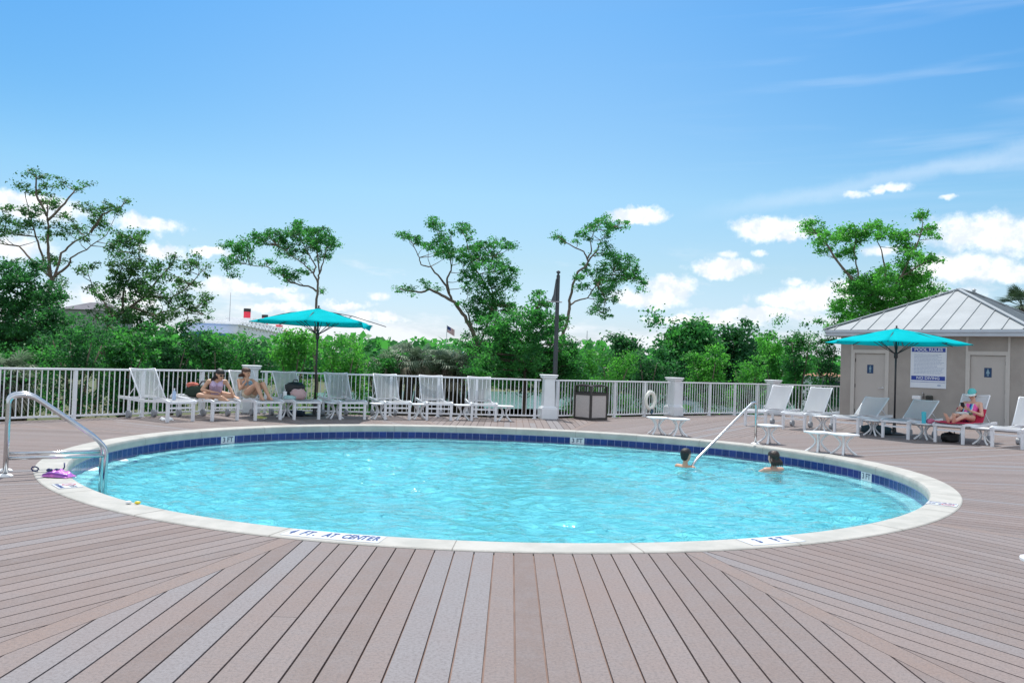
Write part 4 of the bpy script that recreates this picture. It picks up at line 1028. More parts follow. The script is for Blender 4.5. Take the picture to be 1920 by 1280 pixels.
def px_tree(name, label, D, blobs, limbs, kind, bark, base=None, r0=.11, dens=30, per=46, cr=.105, leaf=.085, jit=.5, cat='tree', group=None, twigs=True):
    """blobs (u,v,r px), limbs = lists of (u,v) px, all at plan depth about D; everything becomes real geometry with depth"""
    b = W(*(base or limbs[0][0]), D); o = thing(name, label, cat, (b.x, b.y, GZ), 0, group); O = Vector((b.x, b.y, GZ))
    rnd = random.Random(int(b.x * 100) + 5); B = []; pxm = F / D
    for (u, v, r) in blobs:
        dd = D + rnd.uniform(-jit, jit); c = W(u, v, dd) - O; rr = r / pxm
        B.append((tuple(c), (rr * 1.12, rr * 1.2 + .12, rr * .92)))
    nodes = []; mb = MB()
    for li, lb in enumerate(limbs):
        k = len(lb); main = li == 0
        ra, rb = (r0 * .72, r0 * .16) if main else (r0 * .33, r0 * .08)
        pts = []
        for i, (u, v) in enumerate(lb):
            dj = 0 if (i == 0 and not main) else rnd.uniform(-.12, .12) + (0 if main else (.5 if li % 2 else -.5) * i / k * jit)
            pts.append(W(u, v, D + dj) - O)
        if not main and nodes:
            q0 = min(nodes, key=lambda nd: (nd[0] - pts[0]).length); sh = q0[0] - pts[0]
            pts = [p + sh * max(0, 1 - i / max(1, k - 1)) for i, p in enumerate(pts)]
        if main: pts = [Vector((pts[0].x - .05, pts[0].y, -.05))] + pts
        fine = []; 
        for a, c in zip(pts[:-1], pts[1:]):
            for q in range(4): t = q / 4; fine.append(a.lerp(c, t) + Vector((rnd.uniform(-1, 1), rnd.uniform(-1, 1), rnd.uniform(-1, 1))) * .018)
        fine.append(pts[-1]); m_ = len(fine)
        mb.tube(fine, [ra + (rb - ra) * (i / (m_ - 1)) ** .8 for i in range(m_)], 8)
        nodes += [(p, ra + (rb - ra) * (i / (m_ - 1)) ** .8) for i, p in enumerate(fine)]
    cl = clumps(B, dens * 2.5, cr)
    if twigs:
        NP = np.array([tuple(p) for p, _ in nodes])
        for c in cl[::3]:
            dist = np.linalg.norm(NP - c, axis=1) + (NP[:, 2] > c[2]) * .8; i = int(dist.argmin())
            if dist[i] < 1.6:
                a = Vector(NP[i]); c_ = Vector(c); md = (a + c_) / 2 + Vector((rnd.uniform(-.08, .08), rnd.uniform(-.08, .08), -.03))
                mb.tube([a, md, c_], [.014, .010, .005], 4, caps=False)
    mb.build('trunk', bark, o, smooth=True)
    L, t = leaves_from(cl, per, cr); leaf_obj('crown', L, leaf, LM[kind], o, tint=t)
    return o

px_tree('windswept_tree', 'tall thin-leaved tree at the far left with bare pale limbs against the clouds', 26,
        [(55, 325, 10), (76, 327, 12), (45, 355, 14), (85, 352, 12), (112, 342, 12), (145, 352, 9), (165, 348, 8), (88, 378, 24), (50, 395, 16), (20, 385, 14), (8, 415, 18), (-20, 440, 24), (60, 420, 24), (25, 430, 18), (110, 430, 18), (140, 425, 18), (90, 452, 12), (178, 402, 22), (200, 390, 15), (225, 395, 13), (236, 375, 5), (190, 430, 18), (163, 447, 12), (105, 490, 18), (120, 530, 14), (110, 555, 14), (75, 500, 12), (215, 455, 12), (150, 385, 10), (120, 400, 12)],
        [[(60, 700), (75, 584), (97, 534), (90, 475), (90, 425), (89, 385)], [(97, 534), (115, 475), (140, 453), (166, 440), (185, 420)], [(94, 516), (72, 462), (60, 420), (48, 370)], [(87, 519), (60, 494), (31, 462), (0, 456), (-30, 448)],
         [(103, 515), (131, 494), (134, 481), (162, 467), (200, 440)], [(90, 415), (122, 381), (140, 358), (165, 349)], [(80, 400), (62, 362), (66, 331), (56, 322)], [(166, 440), (190, 405), (225, 390), (236, 374)]],
        'sparse', BARK, r0=.14, dens=29, per=46, cr=.088, leaf=.080, jit=.9)
px_tree('broadleaf_tree', 'dense dark green tree filling the far left edge below the thin tree', 22.5,
        [(15, 520, 32), (55, 525, 34), (20, 560, 42), (70, 575, 42), (-25, 560, 40), (25, 610, 50), (80, 620, 45), (110, 590, 24), (-30, 620, 50), (40, 660, 50), (100, 665, 45), (88, 545, 26), (60, 500, 18), (20, 500, 16)],
        [[(40, 720), (45, 640), (52, 580), (50, 530)], [(45, 640), (85, 600), (100, 570)], [(50, 600), (20, 560), (8, 520)]], 'dark', BARKD, r0=.12, dens=24, per=60, cr=.12, leaf=.10, jit=1.0)
px_tree('leaning_tree', 'open leaning tree with crossed bare branches between the far left tree and the ship', 25,
        [(212, 470, 18), (245, 460, 26), (265, 448, 14), (225, 500, 28), (265, 500, 28), (240, 535, 34), (275, 540, 30), (212, 545, 26), (255, 575, 32), (200, 590, 28), (300, 510, 22), (320, 490, 12), (160, 508, 12), (176, 500, 10), (350, 500, 14), (365, 488, 14), (385, 505, 11), (345, 535, 22), (330, 565, 22), (362, 570, 24), (385, 558, 12), (390, 592, 9), (310, 590, 22), (280, 600, 28), (270, 432, 9), (220, 442, 12), (180, 540, 12), (240, 600, 26), (362, 600, 14)],
        [[(188, 690), (190, 631), (212, 597), (244, 575), (272, 556), (300, 520), (325, 492)], [(212, 597), (206, 581), (194, 566), (175, 545), (165, 510)], [(216, 594), (180, 598), (156, 597)], [(225, 590), (231, 537), (259, 500), (262, 450)], [(272, 556), (320, 560), (350, 540), (380, 507)], [(244, 575), (290, 590), (340, 575), (385, 590)]],
        'sparse', BARK, r0=.12, dens=30, per=46, cr=.092, leaf=.085, jit=.9)
px_tree('windswept_tree', 'flat-topped windswept tree rising behind the left turquoise umbrella', 27,
        [(438, 462, 16), (425, 458, 9), (434, 490, 18), (430, 512, 11), (462, 478, 20), (455, 455, 14), (488, 450, 20), (500, 490, 12), (520, 450, 24), (550, 440, 26), (575, 445, 25), (600, 450, 24), (616, 450, 17), (560, 424, 14), (535, 468, 18), (560, 476, 15), (610, 478, 17), (605, 432, 13), (528, 512, 16), (555, 512, 11), (545, 520, 14), (570, 505, 12), (596, 545, 8), (626, 460, 10), (480, 440, 9), (590, 430, 14), (500, 440, 12), (585, 465, 14)],
        [[(594, 720), (589, 660), (591, 617), (594, 560), (596, 530), (598, 512), (596, 480), (592, 455)], [(594, 545), (577, 536), (545, 530), (522, 510), (500, 500), (467, 497), (440, 490)], [(596, 530), (587, 512), (570, 495), (547, 480), (520, 460)], [(598, 512), (606, 490), (612, 465)], [(587, 512), (592, 500), (575, 470), (560, 440)]],
        'mid', BARK, r0=.10, dens=34, per=50, cr=.085, leaf=.078, jit=.7)
px_tree('windswept_tree', 'tall spreading tree leaning left, between the left umbrella and the lamp post', 27,
        [(747, 438, 8), (762, 441, 12), (785, 448, 14), (800, 425, 11), (822, 418, 16), (830, 448, 22), (805, 465, 16), (835, 470, 19), (860, 425, 9), (872, 432, 15), (878, 440, 12), (820, 482, 13), (845, 475, 14), (895, 470, 22), (890, 490, 26), (920, 465, 20), (945, 460, 16), (960, 460, 8), (870, 480, 18), (925, 490, 22), (945, 510, 24), (960, 505, 16), (900, 510, 24), (870, 515, 15), (930, 530, 24), (955, 540, 17), (746, 541, 7), (768, 543, 11), (800, 533, 11), (820, 538, 8), (880, 535, 14), (910, 560, 24), (920, 585, 26), (940, 570, 24), (900, 600, 26), (885, 640, 22), (935, 625, 26), (905, 570, 22), (965, 580, 18), (868, 568, 11), (880, 578, 10)],
        [[(905, 720), (901, 662), (888, 624), (872, 594), (853, 567), (828, 553), (806, 542), (790, 548), (769, 546), (750, 541)], [(850, 559), (839, 532), (826, 518), (809, 498), (790, 494), (785, 478), (770, 450)], [(839, 548), (836, 521), (845, 507), (845, 488), (838, 460)], [(895, 650), (915, 600), (925, 560), (915, 520), (925, 480)], [(915, 560), (895, 520), (880, 490), (872, 445)], [(885, 620), (878, 590), (868, 570)]],
        'mid', BARK, r0=.13, dens=32, per=48, cr=.09, leaf=.082, jit=.8)
px_tree('vine_covered_tree', 'dense vine-smothered tree just left of and behind the lamp post', 24.5,
        [(930, 612, 26), (960, 622, 30), (990, 600, 26), (1012, 575, 20), (1011, 548, 9), (1020, 605, 28), (1048, 605, 16), (940, 650, 38), (985, 655, 42), (1030, 645, 40), (1058, 662, 32), (905, 665, 28), (950, 695, 42), (1010, 700, 45), (1055, 700, 40), (1000, 560, 7), (965, 590, 16), (915, 700, 36), (1075, 690, 26)],
        [[(985, 730), (985, 660), (1000, 600), (1012, 560)], [(985, 670), (950, 630), (930, 600)], [(990, 650), (1040, 620), (1050, 590)]], 'mid', BARKD, r0=.12, dens=30, per=60, cr=.10, leaf=.095, jit=1.2)
px_tree('windswept_tree', 'thin curved tree right of the lamp post with an arching crown', 27,
        [(1043, 443, 10), (1060, 448, 9), (1080, 446, 10), (1095, 440, 14), (1110, 425, 15), (1127, 412, 13), (1140, 420, 15), (1160, 421, 15), (1173, 422, 8), (1145, 440, 9), (1130, 460, 11), (1135, 475, 15), (1150, 480, 14), (1165, 490, 18), (1180, 500, 16), (1190, 515, 16), (1197, 530, 12), (1200, 543, 8), (1155, 500, 18), (1130, 505, 18), (1100, 505, 14), (1088, 515, 12), (1095, 535, 13), (1130, 530, 20), (1145, 545, 18), (1120, 555, 17), (1130, 575, 15), (1110, 580, 11), (1135, 592, 9), (1160, 530, 15), (1150, 565, 11), (1170, 515, 14)],
        [[(1045, 720), (1053, 632), (1061, 610), (1067, 583), (1068, 564), (1075, 532), (1083, 510), (1102, 496), (1102, 486), (1094, 472), (1067, 458), (1048, 444)], [(1102, 486), (1110, 469), (1107, 448), (1120, 425)], [(1105, 488), (1121, 467), (1127, 450), (1150, 425)], [(1069, 575), (1083, 564), (1102, 559), (1121, 532), (1150, 510), (1185, 505)], [(1121, 532), (1135, 560), (1132, 585)]],
        'mid', BARK, r0=.10, dens=34, per=46, cr=.085, leaf=.080, jit=.7)
px_tree('tall_leafy_tree', 'tall leafy tree rising behind the left slope of the pool house roof', 34,
        [(1510, 423, 11), (1530, 430, 16), (1550, 442, 16), (1543, 462, 16), (1575, 440, 18), (1600, 440, 20), (1625, 436, 20), (1640, 425, 11), (1665, 440, 18), (1690, 440, 18), (1720, 438, 9), (1729, 406, 12), (1740, 430, 13), (1754, 440, 9), (1752, 482, 14), (1730, 488, 14), (1700, 460, 18), (1706, 480, 18), (1585, 480, 13), (1600, 470, 13), (1600, 532, 28), (1640, 532, 34), (1680, 520, 34), (1710, 512, 28), (1745, 542, 20), (1680, 560, 40), (1620, 570, 45), (1720, 565, 32), (1590, 600, 35), (1640, 605, 40), (1572, 572, 14), (1700, 600, 40), (1735, 520, 14)],
        [[(1655, 720), (1655, 640), (1645, 560), (1600, 525), (1570, 490), (1552, 462), (1525, 430)], [(1645, 560), (1610, 520), (1602, 470), (1605, 440)], [(1650, 580), (1690, 520), (1715, 470), (1730, 430), (1730, 408)], [(1650, 560), (1665, 510), (1655, 470), (1640, 440)], [(1690, 520), (1720, 500), (1752, 482)]],
        'bright', BARK, r0=.16, dens=26, per=52, cr=.13, leaf=.115, jit=1.2)

def shrub(u, vtop, hw, D, kind, label, name='shrub', dens=34, leaf=.095, per=58, cr=.13, stems=4, zb=None):
    """a bush standing on the ground whose top and width match a look from here; round in plan"""
    top = W(u, vtop, D); R = hw / F * D; h = top.z - GZ; rnd = random.Random(int(u))
    o = thing(name, label, 'shrub' if name == 'shrub' else 'tree', (top.x, top.y, GZ), 0, 'trees and bushes beyond the fence'); B = []
    nb = 9
    for i in range(nb):
        a = 2.4 * i + rnd.random(); q = (i / nb) ** .6; zc = h * rnd.uniform(.25, .86)
        rr = R * rnd.uniform(.28, .52); k = R * .55 * q
        B.append(((k * math.cos(a), k * math.sin(a) * .8, zc), (rr, rr * .85, min(zc, h * .30))))
    B.append(((R * rnd.uniform(-.3, .3), 0, h * .62), (R * .42, R * .4, h * .30))); B.append(((0, 0, h * .25), (R * .8, R * .7, h * .25)))
    if name != 'shrub': B.append(((0, 0, h * .64), (R * .88, R * .8, h * .35)))
    for i in range(6):
        zz_ = h * rnd.uniform(.74, 1.04); rr = R * rnd.uniform(.07, .2); B.append(((rnd.uniform(-.8, .8) * R, rnd.uniform(-.4, .4) * R, zz_), (rr, rr, h * rnd.uniform(.05, .13))))
    mb = MB()
    for i in range(stems):
        a = i * 2 * math.pi / stems + rnd.random(); k = R * .5; mb.tube([(0.05 * math.cos(a), .05 * math.sin(a), -.05), (k * .4 * math.cos(a), k * .4 * math.sin(a), h * .4), (k * math.cos(a), k * math.sin(a), h * .8)], [.05, .03, .01], 6)
    mb.build('trunk' if name != 'shrub' else 'stems', BARK, o, smooth=True)
    cl = clumps(B, dens, cr); cl = cl[cl[:, 2] > .02]; L, t = leaves_from(cl, per, cr); L[:, 2] = np.maximum(L[:, 2], .02)
    leaf_obj('crown' if name != 'shrub' else 'foliage', L, leaf * rnd.uniform(.8, 1.25), LM[kind], o, tint=t); return o
for a in [(-60, 645, 90, 17.5, 'dark', 'dark bush cut by the left edge behind the nearest fence'),
          (45, 655, 80, 19.0, 'mid', 'bush behind the left end of the fence, below the dense dark tree'),
          (150, 602, 88, 20.5, 'dark', 'leafy bush right below the gap showing the grey far roof'),
          (235, 618, 74, 22.0, 'mid', 'bush behind the far left lounger, at the foot of the leaning tree'),
          (325, 620, 78, 23.5, 'dark', 'wide bush behind the fence just left of the ship hull'),
          (410, 632, 70, 24.0, 'mid', 'bush in front of the ship hull, above the dark-haired woman'),
          (480, 650, 55, 24.5, 'dark', 'low dark bush in front of the ship stern'),
          (552, 626, 50, 23.0, 'bright', 'bright bush left of the left umbrella pole'),
          (648, 640, 60, 23.6, 'bright', 'bright bush right of the left umbrella pole'),
          (712, 648, 48, 25.2, 'mid', 'bush between the bright bush and the grey palmetto clump'),
          (1080, 668, 50, 25.5, 'bright', 'light green bush behind the trash bin'),
          (1150, 664, 62, 27.0, 'bright', 'light green bush behind the fence right of the trash bin'),
          (1215, 658, 54, 30.0, 'dark', 'mid green bush behind the life ring'),
          (1330, 652, 62, 29.5, 'bright', 'bright rounded bush behind the far fence, in front of the round oak'),
          (1400, 672, 45, 31.0, 'bright', 'small bright bush behind the fence left of the farthest pillar'),
          (1455, 640, 45, 34.0, 'bright', 'bright bush behind the farthest pillar'),
          (1500, 606, 48, 32.5, 'mid', 'tall bush behind the two left raised loungers of the right row'),
          (1548, 620, 40, 33.5, 'dark', 'dark bush against the left corner of the pool house')]:
    shrub(*a)
shrub(1285, 600, 74, 46, 'mid', 'round-crowned oak far behind the third pillar', name='round_oak', dens=17, leaf=.20, cr=.26, per=60, stems=3)
shrub(1368, 612, 50, 48, 'dark', 'darker oak just right of the round-crowned oak', name='round_oak', dens=17, leaf=.20, cr=.26, per=60, stems=3)
shrub(1175, 634, 40, 52, 'dark', 'distant bluish tree left of the round-crowned oak', name='distant_tree', dens=14, leaf=.22, cr=.28, per=50, stems=2)
shrub(1425, 636, 38, 50, 'dark', 'distant tree between the dark oak and the farthest pillar', name='distant_tree', dens=14, leaf=.22, cr=.28, per=50, stems=2)

def palmetto(u, vtop, hw, D, label):
    top = W(u, vtop, D); R = hw / F * D; h = top.z - GZ; rnd = random.Random(int(u) + 3)
    o = thing('palmetto_clump', label, 'palm', (top.x, top.y, GZ), 0, 'grey palmetto clumps beyond the fence')
    heads = [(0, 0, h * .8)] + [(R * .65 * math.cos(a), R * .5 * math.sin(a), h * rnd.uniform(.55, .8)) for a in np.linspace(0, 6.28, 7)[:-1]]
    tr = MB()
    for x, y, z in heads: tr.tube([(x * .7, y * .7, -.05), (x, y, z * .6), (x, y, z)], [.10, .09, .08], 8)
    tr.build('trunk', BARKD, o, smooth=True)
    fr = MB(); dead = MB()
    for x, y, z in heads:
        for k in range(30):
            a = rnd.uniform(0, 6.28); el = rnd.uniform(-1.1, 1.2); L = rnd.uniform(.5, .75)
            dv = Vector((math.cos(a) * math.cos(el), math.sin(a) * math.cos(el), math.sin(el))); c = Vector((x, y, z)) + dv * L * .45
            side = dv.cross(Vector((0, 0, 1))).normalized(); upv = side.cross(dv)
            tgt = dead if el < -.45 else fr
            for j in range(9):
                f_ = (j - 4) / 4 * 1.15; d2 = (dv * math.cos(f_) + side * math.sin(f_)); tip = c + d2 * L * .6 + Vector((0, 0, -.10 - .06 * abs(f_)))
                w2 = d2.cross(upv).normalized() * .022; mid = c + d2 * L * .33
                tgt.add([c, mid + w2, tip, mid - w2], [(0, 1, 2, 3)])
    at = fr.build('fronds', mat('grey_palmetto_leaf', (.26, .34, .24), .55, var=.4, scale=3, trans=.35, col2=(.13, .22, .12)), o)
    dead.build('dead_fronds', mat('dry_palmetto_leaf', (.42, .38, .30), .8, var=.4, scale=3, trans=.2), o)
palmetto(752, 640, 58, 26.0, 'grey-green palmetto clump behind the two empty middle loungers')
palmetto(822, 656, 45, 26.5, 'lower palmetto clump directly under the flag')
palmetto(872, 655, 42, 27.0, 'palmetto clump at the foot of the tall tree leaning left')
palmetto(5, 676, 40, 18.5, 'spiky palmetto at the extreme left behind the fence')

def far_palm():
    c = W(1916, 574, 36); o = thing('palm_tree', 'fan palm crown showing behind the right slope of the pool house roof', 'palm', (c.x, c.y, GZ))
    z = c.z - GZ; MB().tube([(0, 0, -.05), (.05, 0, z * .5), (0, 0, z)], [.17, .14, .13], 10).build('trunk', BARKD, o, smooth=True)
    rnd = random.Random(2); fr = MB()
    for k in range(42):
        a = rnd.uniform(0, 6.28); el = rnd.uniform(-.7, 1.3); L = rnd.uniform(.9, 1.15); dv = Vector((math.cos(a) * math.cos(el), math.sin(a) * math.cos(el), math.sin(el)))
        p0 = Vector((0, 0, z)); c_ = p0 + dv * L * .5; fr.tube([p0, c_], [.012, .008], 4, caps=False); side = dv.cross(Vector((0, 0, 1))).normalized(); upv = side.cross(dv)
        for j in range(15):
            f_ = (j - 7) / 7 * 1.3; d2 = dv * math.cos(f_) + side * math.sin(f_); tip = c_ + d2 * L * .62 + Vector((0, 0, -.12)); w2 = d2.cross(upv).normalized() * .022; mid = c_ + d2 * L * .3
            fr.add([c_, mid + w2, tip, mid - w2], [(0, 1, 2, 3)])
    fr.build('fronds', mat('palm_leaf', (.07, .13, .06), .5, var=.4, trans=.25), o)
far_palm()

def far_woods():
    C = []; T = []
    for u in np.arange(-400, 2400, 9.0):
        for D in (62, 78, 100):
            D = D + NG.uniform(-5, 5); h = 2.1 + 1.1 * mnoise.noise(Vector((u * .012, D * .03, 1))) + .5 * mnoise.noise(Vector((u * .06, D, 4))) + (D - 62) * .012
            c = W(u, 650, D); k = int(16 * max(.4, h)); zz = NG.uniform(0, max(.6, h + 1.0), k)
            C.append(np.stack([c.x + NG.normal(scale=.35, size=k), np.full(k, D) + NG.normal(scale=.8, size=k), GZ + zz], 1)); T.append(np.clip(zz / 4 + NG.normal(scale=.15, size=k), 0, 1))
    C = np.concatenate(C); T = np.concatenate(T)
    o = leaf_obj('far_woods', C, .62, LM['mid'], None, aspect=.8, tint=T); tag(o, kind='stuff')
far_woods()

# ------------------------------------------------------------------ far buildings, ship, flag
def far_house(name, label, u0, u1, vr, ve, D, wallc, roofc, dep=5.0, zb=None):
    a, b = W(u0, ve, D), W(u1, ve, D); top = W((u0 + u1) / 2, vr, D + dep / 2).z; base = GZ; L = (b - a).length; ze = (a.z + b.z) / 2
    o = thing(name, label, 'building', ((a.x + b.x) / 2, D, base)); e = ze - base; t = top - base
    w_ = MB().box((0, dep / 2, e / 2), (L * .94, dep, e)).build('wall', wallc, o)
    rf = MB(); x, y0, y1 = L / 2, -.3, dep + .3; k = min(x * .6, dep * .5)
    rf.add([(-x, y0, e), (x, y0, e), (x, y1, e), (-x, y1, e), (-x + k, dep / 2, t), (x - k, dep / 2, t)], [(0, 1, 5, 4), (1, 2, 5), (2, 3, 4, 5), (3, 0, 4), (3, 2, 1, 0)]); rf.build('roof', roofc, o)
    n = max(1, int(L / 3))
    for i in range(n):
        f_ = MB().box((-L * .47 + (i + .5) * L * .94 / n, -.02, e * .55), (1.0, .06, 1.1)).build('window', mat('dark_far_glass', (.05, .07, .09), .2), o)
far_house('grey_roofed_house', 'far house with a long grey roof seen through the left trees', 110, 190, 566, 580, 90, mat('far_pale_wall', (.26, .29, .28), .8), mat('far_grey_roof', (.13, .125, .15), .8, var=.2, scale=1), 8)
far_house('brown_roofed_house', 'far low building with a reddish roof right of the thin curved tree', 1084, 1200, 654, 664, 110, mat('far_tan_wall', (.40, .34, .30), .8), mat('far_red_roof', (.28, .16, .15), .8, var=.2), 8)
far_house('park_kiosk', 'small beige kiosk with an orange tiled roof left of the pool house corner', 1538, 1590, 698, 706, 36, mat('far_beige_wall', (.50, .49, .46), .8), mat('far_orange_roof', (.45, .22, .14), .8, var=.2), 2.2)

def ship():
    za = W(385, 603, 180).z - GZ; pa, pb = W(385, 603, 180), W(522, 628, 288); d = Vector((pb.x - pa.x, pb.y - pa.y, 0)); L = d.length
    o = thing('ocean_liner', 'white and blue liner with red funnels seen above the bushes at left', 'ship', (pa.x, pa.y, GZ), math.atan2(d.y, d.x))
    WH = mat('ship_white', (.86, .88, .90), .6, var=.08, scale=.3); HB = mat('ship_blue', (.06, .22, .62), .5, var=.1, scale=.3); RD = mat('funnel_red', (.75, .03, .07), .5)
    hull = MB(); x0, x1 = -5, L + 2; hw = 6
    hull.add([(x0, 0, 6.0), (x0 + 9, -hw, 5.7), (x1, -hw, 4.4), (x1, hw, 4.4), (x0 + 9, hw, 5.7), (x0 + 6, 0, -.3), (x0 + 11, -hw * .8, -.3), (x1, -hw * .8, -.3), (x1, hw * .8, -.3), (x0 + 11, hw * .8, -.3)],
             [(0, 4, 3, 2, 1), (0, 1, 6, 5), (1, 2, 7, 6), (2, 3, 8, 7), (3, 4, 9, 8), (4, 0, 5, 9)]); hull.build('hull', HB, o)
    MB().bar((x0 + 9, -hw - .08, 5.6), (x1, -hw - .08, 4.35), .12, .35).build('sheer_stripe', mat('stripe_red', (.45, .06, .10), .5), o)
    for k, (a, b, z0, z1, w_) in enumerate(((4, L, 3.2, 8.0, 12.3), (12, L * .97, 8.05, 8.9, 10.5), (28, L * .80, 8.95, 9.9, 9), (38, L * .55, 9.95, 10.9, 7))):
        dk = MB().box(((a + b) / 2, 0, (z0 + z1) / 2), (b - a, w_, z1 - z0)).box(((a + b) / 2, 0, z1 + .05), (b - a + .8, w_ + .8, .1)).build('deck_house', WH, o)
        n = int((b - a) / 5.5)
        for i in range(n): MB().box((a + (i + .5) * (b - a) / n, -w_ / 2 - .03, z1 - .45), (1.8, .1, .30)).build('window', mat('dark_far_glass', (.05, .07, .09), .2), dk)
    for u, vt, D in ((453, 578, 228), (494, 590, 258)):
        p = W(u, vt, D); s = (Vector((p.x - pa.x, p.y - pa.y, 0))).dot(d.normalized()); zt = p.z - GZ; zb_ = W(u, 597 if u < 470 else 613, D).z - GZ
        f_ = MB().lathe([(.95, zb_ - 3.2), (.95, zt - .9)], c=(s, 0, 0), n=16).build('funnel', RD, o, smooth=True)
        MB().lathe([(.98, zt - .9), (.98, zt), (.001, zt)], c=(s, 0, 0), n=16).build('funnel_cap', BLACK, f_, smooth='edge')
    p = W(420, 548, 205); s = (Vector((p.x - pa.x, p.y - pa.y, 0))).dot(d.normalized())
    MB().tube([(s, 0, 7), (s, 0, p.z - GZ)], [.12, .05], 6).build('mast', mat('mast_grey', (.35, .37, .40), .5), o)
    for a, b in ((503, 610), (518, 621)):
        q = W(a, b, 265 if a < 510 else 280); s = (Vector((q.x - pa.x, q.y - pa.y, 0))).dot(d.normalized()); MB().box((s, -3.5, q.z - GZ), (5, 1.6, .7), bev=.2).build('lifeboat', mat('lifeboat_red', (.55, .08, .10), .5), o)
ship()
def flag():
    b = W(836, 668, 80); t = W(834, 609, 80); o = thing('flagpole', 'far flagpole flying a small striped flag above the palmettos', 'flagpole', (b.x, b.y, GZ))
    H = t.z - GZ; MB().tube([(0, 0, 0), (0, 0, H)], [.045, .03], 8).build('pole', mat('pole_white', (.7, .72, .75), .4), o)
    mb = MB(); n = 12; hh = .62; LL = .95
    def P(u, v): return (u * LL * .8, .06 * math.sin(u * 7 + v), H - .04 - v * hh - u * .42)
    for j in range(13):
        for i in range(n):
            q = [P(i / n, j / 13), P((i + 1) / n, j / 13), P((i + 1) / n, (j + 1) / 13), P(i / n, (j + 1) / 13)]
            mb.add(q, [(0, 1, 2, 3)], 2 if (i < n * .42 and j < 7) else (0 if j % 2 == 0 else 1))
    mb.build('flag', [mat('flag_red', (.45, .04, .07), .7), mat('flag_white', (.72, .72, .75), .7), mat('flag_blue', (.03, .05, .2), .7)], o)
flag()
for u, vt, col, lab in ((816, 651, (.25, .45, .75), 'tiny far blue canopy left of the orange one'), (826, 655, (.62, .36, .25), 'tiny far orange canopy under the flag'), (856, 653, (.12, .42, .72), 'tiny far bright blue canopy right of the orange one')):
    c = W(u, vt, 95); o = thing('canopy_tent', lab, 'tent', (c.x, c.y, GZ), .3, 'far canopies'); z = c.z - GZ
    MB().add([(-.8, -.8, z - .5), (.8, -.8, z - .5), (.8, .8, z - .5), (-.8, .8, z - .5), (0, 0, z)], [(0, 1, 4), (1, 2, 4), (2, 3, 4), (3, 0, 4), (3, 2, 1, 0)]).build('canopy', mat('tent_%d' % u, col, .7), o)
    lg = MB()
    for x in (-.75, .75):
        for y in (-.75, .75): MB().tube([(x, y, 0), (x, y, z - .5)], .03, 6).build('leg', WHITEP, o)
for u, vt, lab in ((1101, 620, 'thin far mast right of the curved tree'), (1131, 632, 'shorter thin far mast above the reddish roof')):
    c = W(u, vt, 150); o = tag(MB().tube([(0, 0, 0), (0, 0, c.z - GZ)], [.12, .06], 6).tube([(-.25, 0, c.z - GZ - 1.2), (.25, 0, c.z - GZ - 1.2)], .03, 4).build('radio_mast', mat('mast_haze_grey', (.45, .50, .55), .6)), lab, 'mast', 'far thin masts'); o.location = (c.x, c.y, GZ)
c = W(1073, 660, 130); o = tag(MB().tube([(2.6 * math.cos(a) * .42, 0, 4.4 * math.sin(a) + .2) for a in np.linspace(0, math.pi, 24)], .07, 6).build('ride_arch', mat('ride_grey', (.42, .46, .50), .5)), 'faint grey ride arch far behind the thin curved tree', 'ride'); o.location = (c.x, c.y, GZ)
#>>VEG
#<<PEOPLE
# ------------------------------------------------------------------ people
def soft(mb, name, mat_, parent, vox=.008, it=6):
    o = mb.build(name, mat_, parent); r = o.modifiers.new('remesh', 'REMESH'); r.mode = 'VOXEL'; r.voxel_size = vox; r.use_smooth_shade = True
    s = o.modifiers.new('smooth', 'SMOOTH'); s.factor = .5; s.iterations = it; return o
def hand(mb, wrist, d, palm_n, thumb_side, curl=.5, s=1.0):
    """palm + four unequal bent fingers + thumb from the side of the palm"""
    d = Vector(d).normalized(); n = Vector(palm_n); n = (n - d * n.dot(d)).normalized(); x = d.cross(n).normalized() * thumb_side; wv = Vector(wrist)
    for k in (-1, 0, 1): mb.capsule(wv + x * k * .016 * s, wv + d * .075 * s + x * k * .024 * s, .016 * s, .015 * s, 8)
    for i, (off, L) in enumerate(((.036, .072), (.013, .082), (-.011, .076), (-.034, .060))):
        p = wv + d * .080 * s + x * off * s; a = curl * .7; d1 = (d * math.cos(a) + n * math.sin(a)); q = p + d1 * L * .52 * s; b = curl * 1.7; d2 = d * math.cos(b) + n * math.sin(b)
        mb.capsule(p, q, .0092 * s, .0088 * s, 8).capsule(q, q + d2 * L * .5 * s, .0088 * s, .0075 * s, 8)
    p = wv + d * .02 * s + x * .03 * s; d1 = (d * .7 + x * .7 + n * .25).normalized(); q = p + d1 * .045 * s; d2 = (d * .95 + x * .2 + n * .35).normalized()
    mb.capsule(p, q, .012 * s, .0105 * s, 8).capsule(q, q + d2 * .034 * s, .0105 * s, .009 * s, 8)
def foot_(mb, ankle, toe_dir, up):
    t = Vector(toe_dir).normalized(); u = Vector(up).normalized(); a = Vector(ankle); x = t.cross(u).normalized()
    mb.capsule(a - t * .035 - u * .045, a + t * .10 - u * .055, .034, .030).capsule(a, a + t * .09 - u * .045, .036, .026)
    for i, k in enumerate((.026, .012, -.001, -.013, -.024)): mb.capsule(a + t * .10 - u * .06 + x * k, a + t * (.172 - .008 * i) - u * .066 + x * k * 1.15, .013, .009, 8)
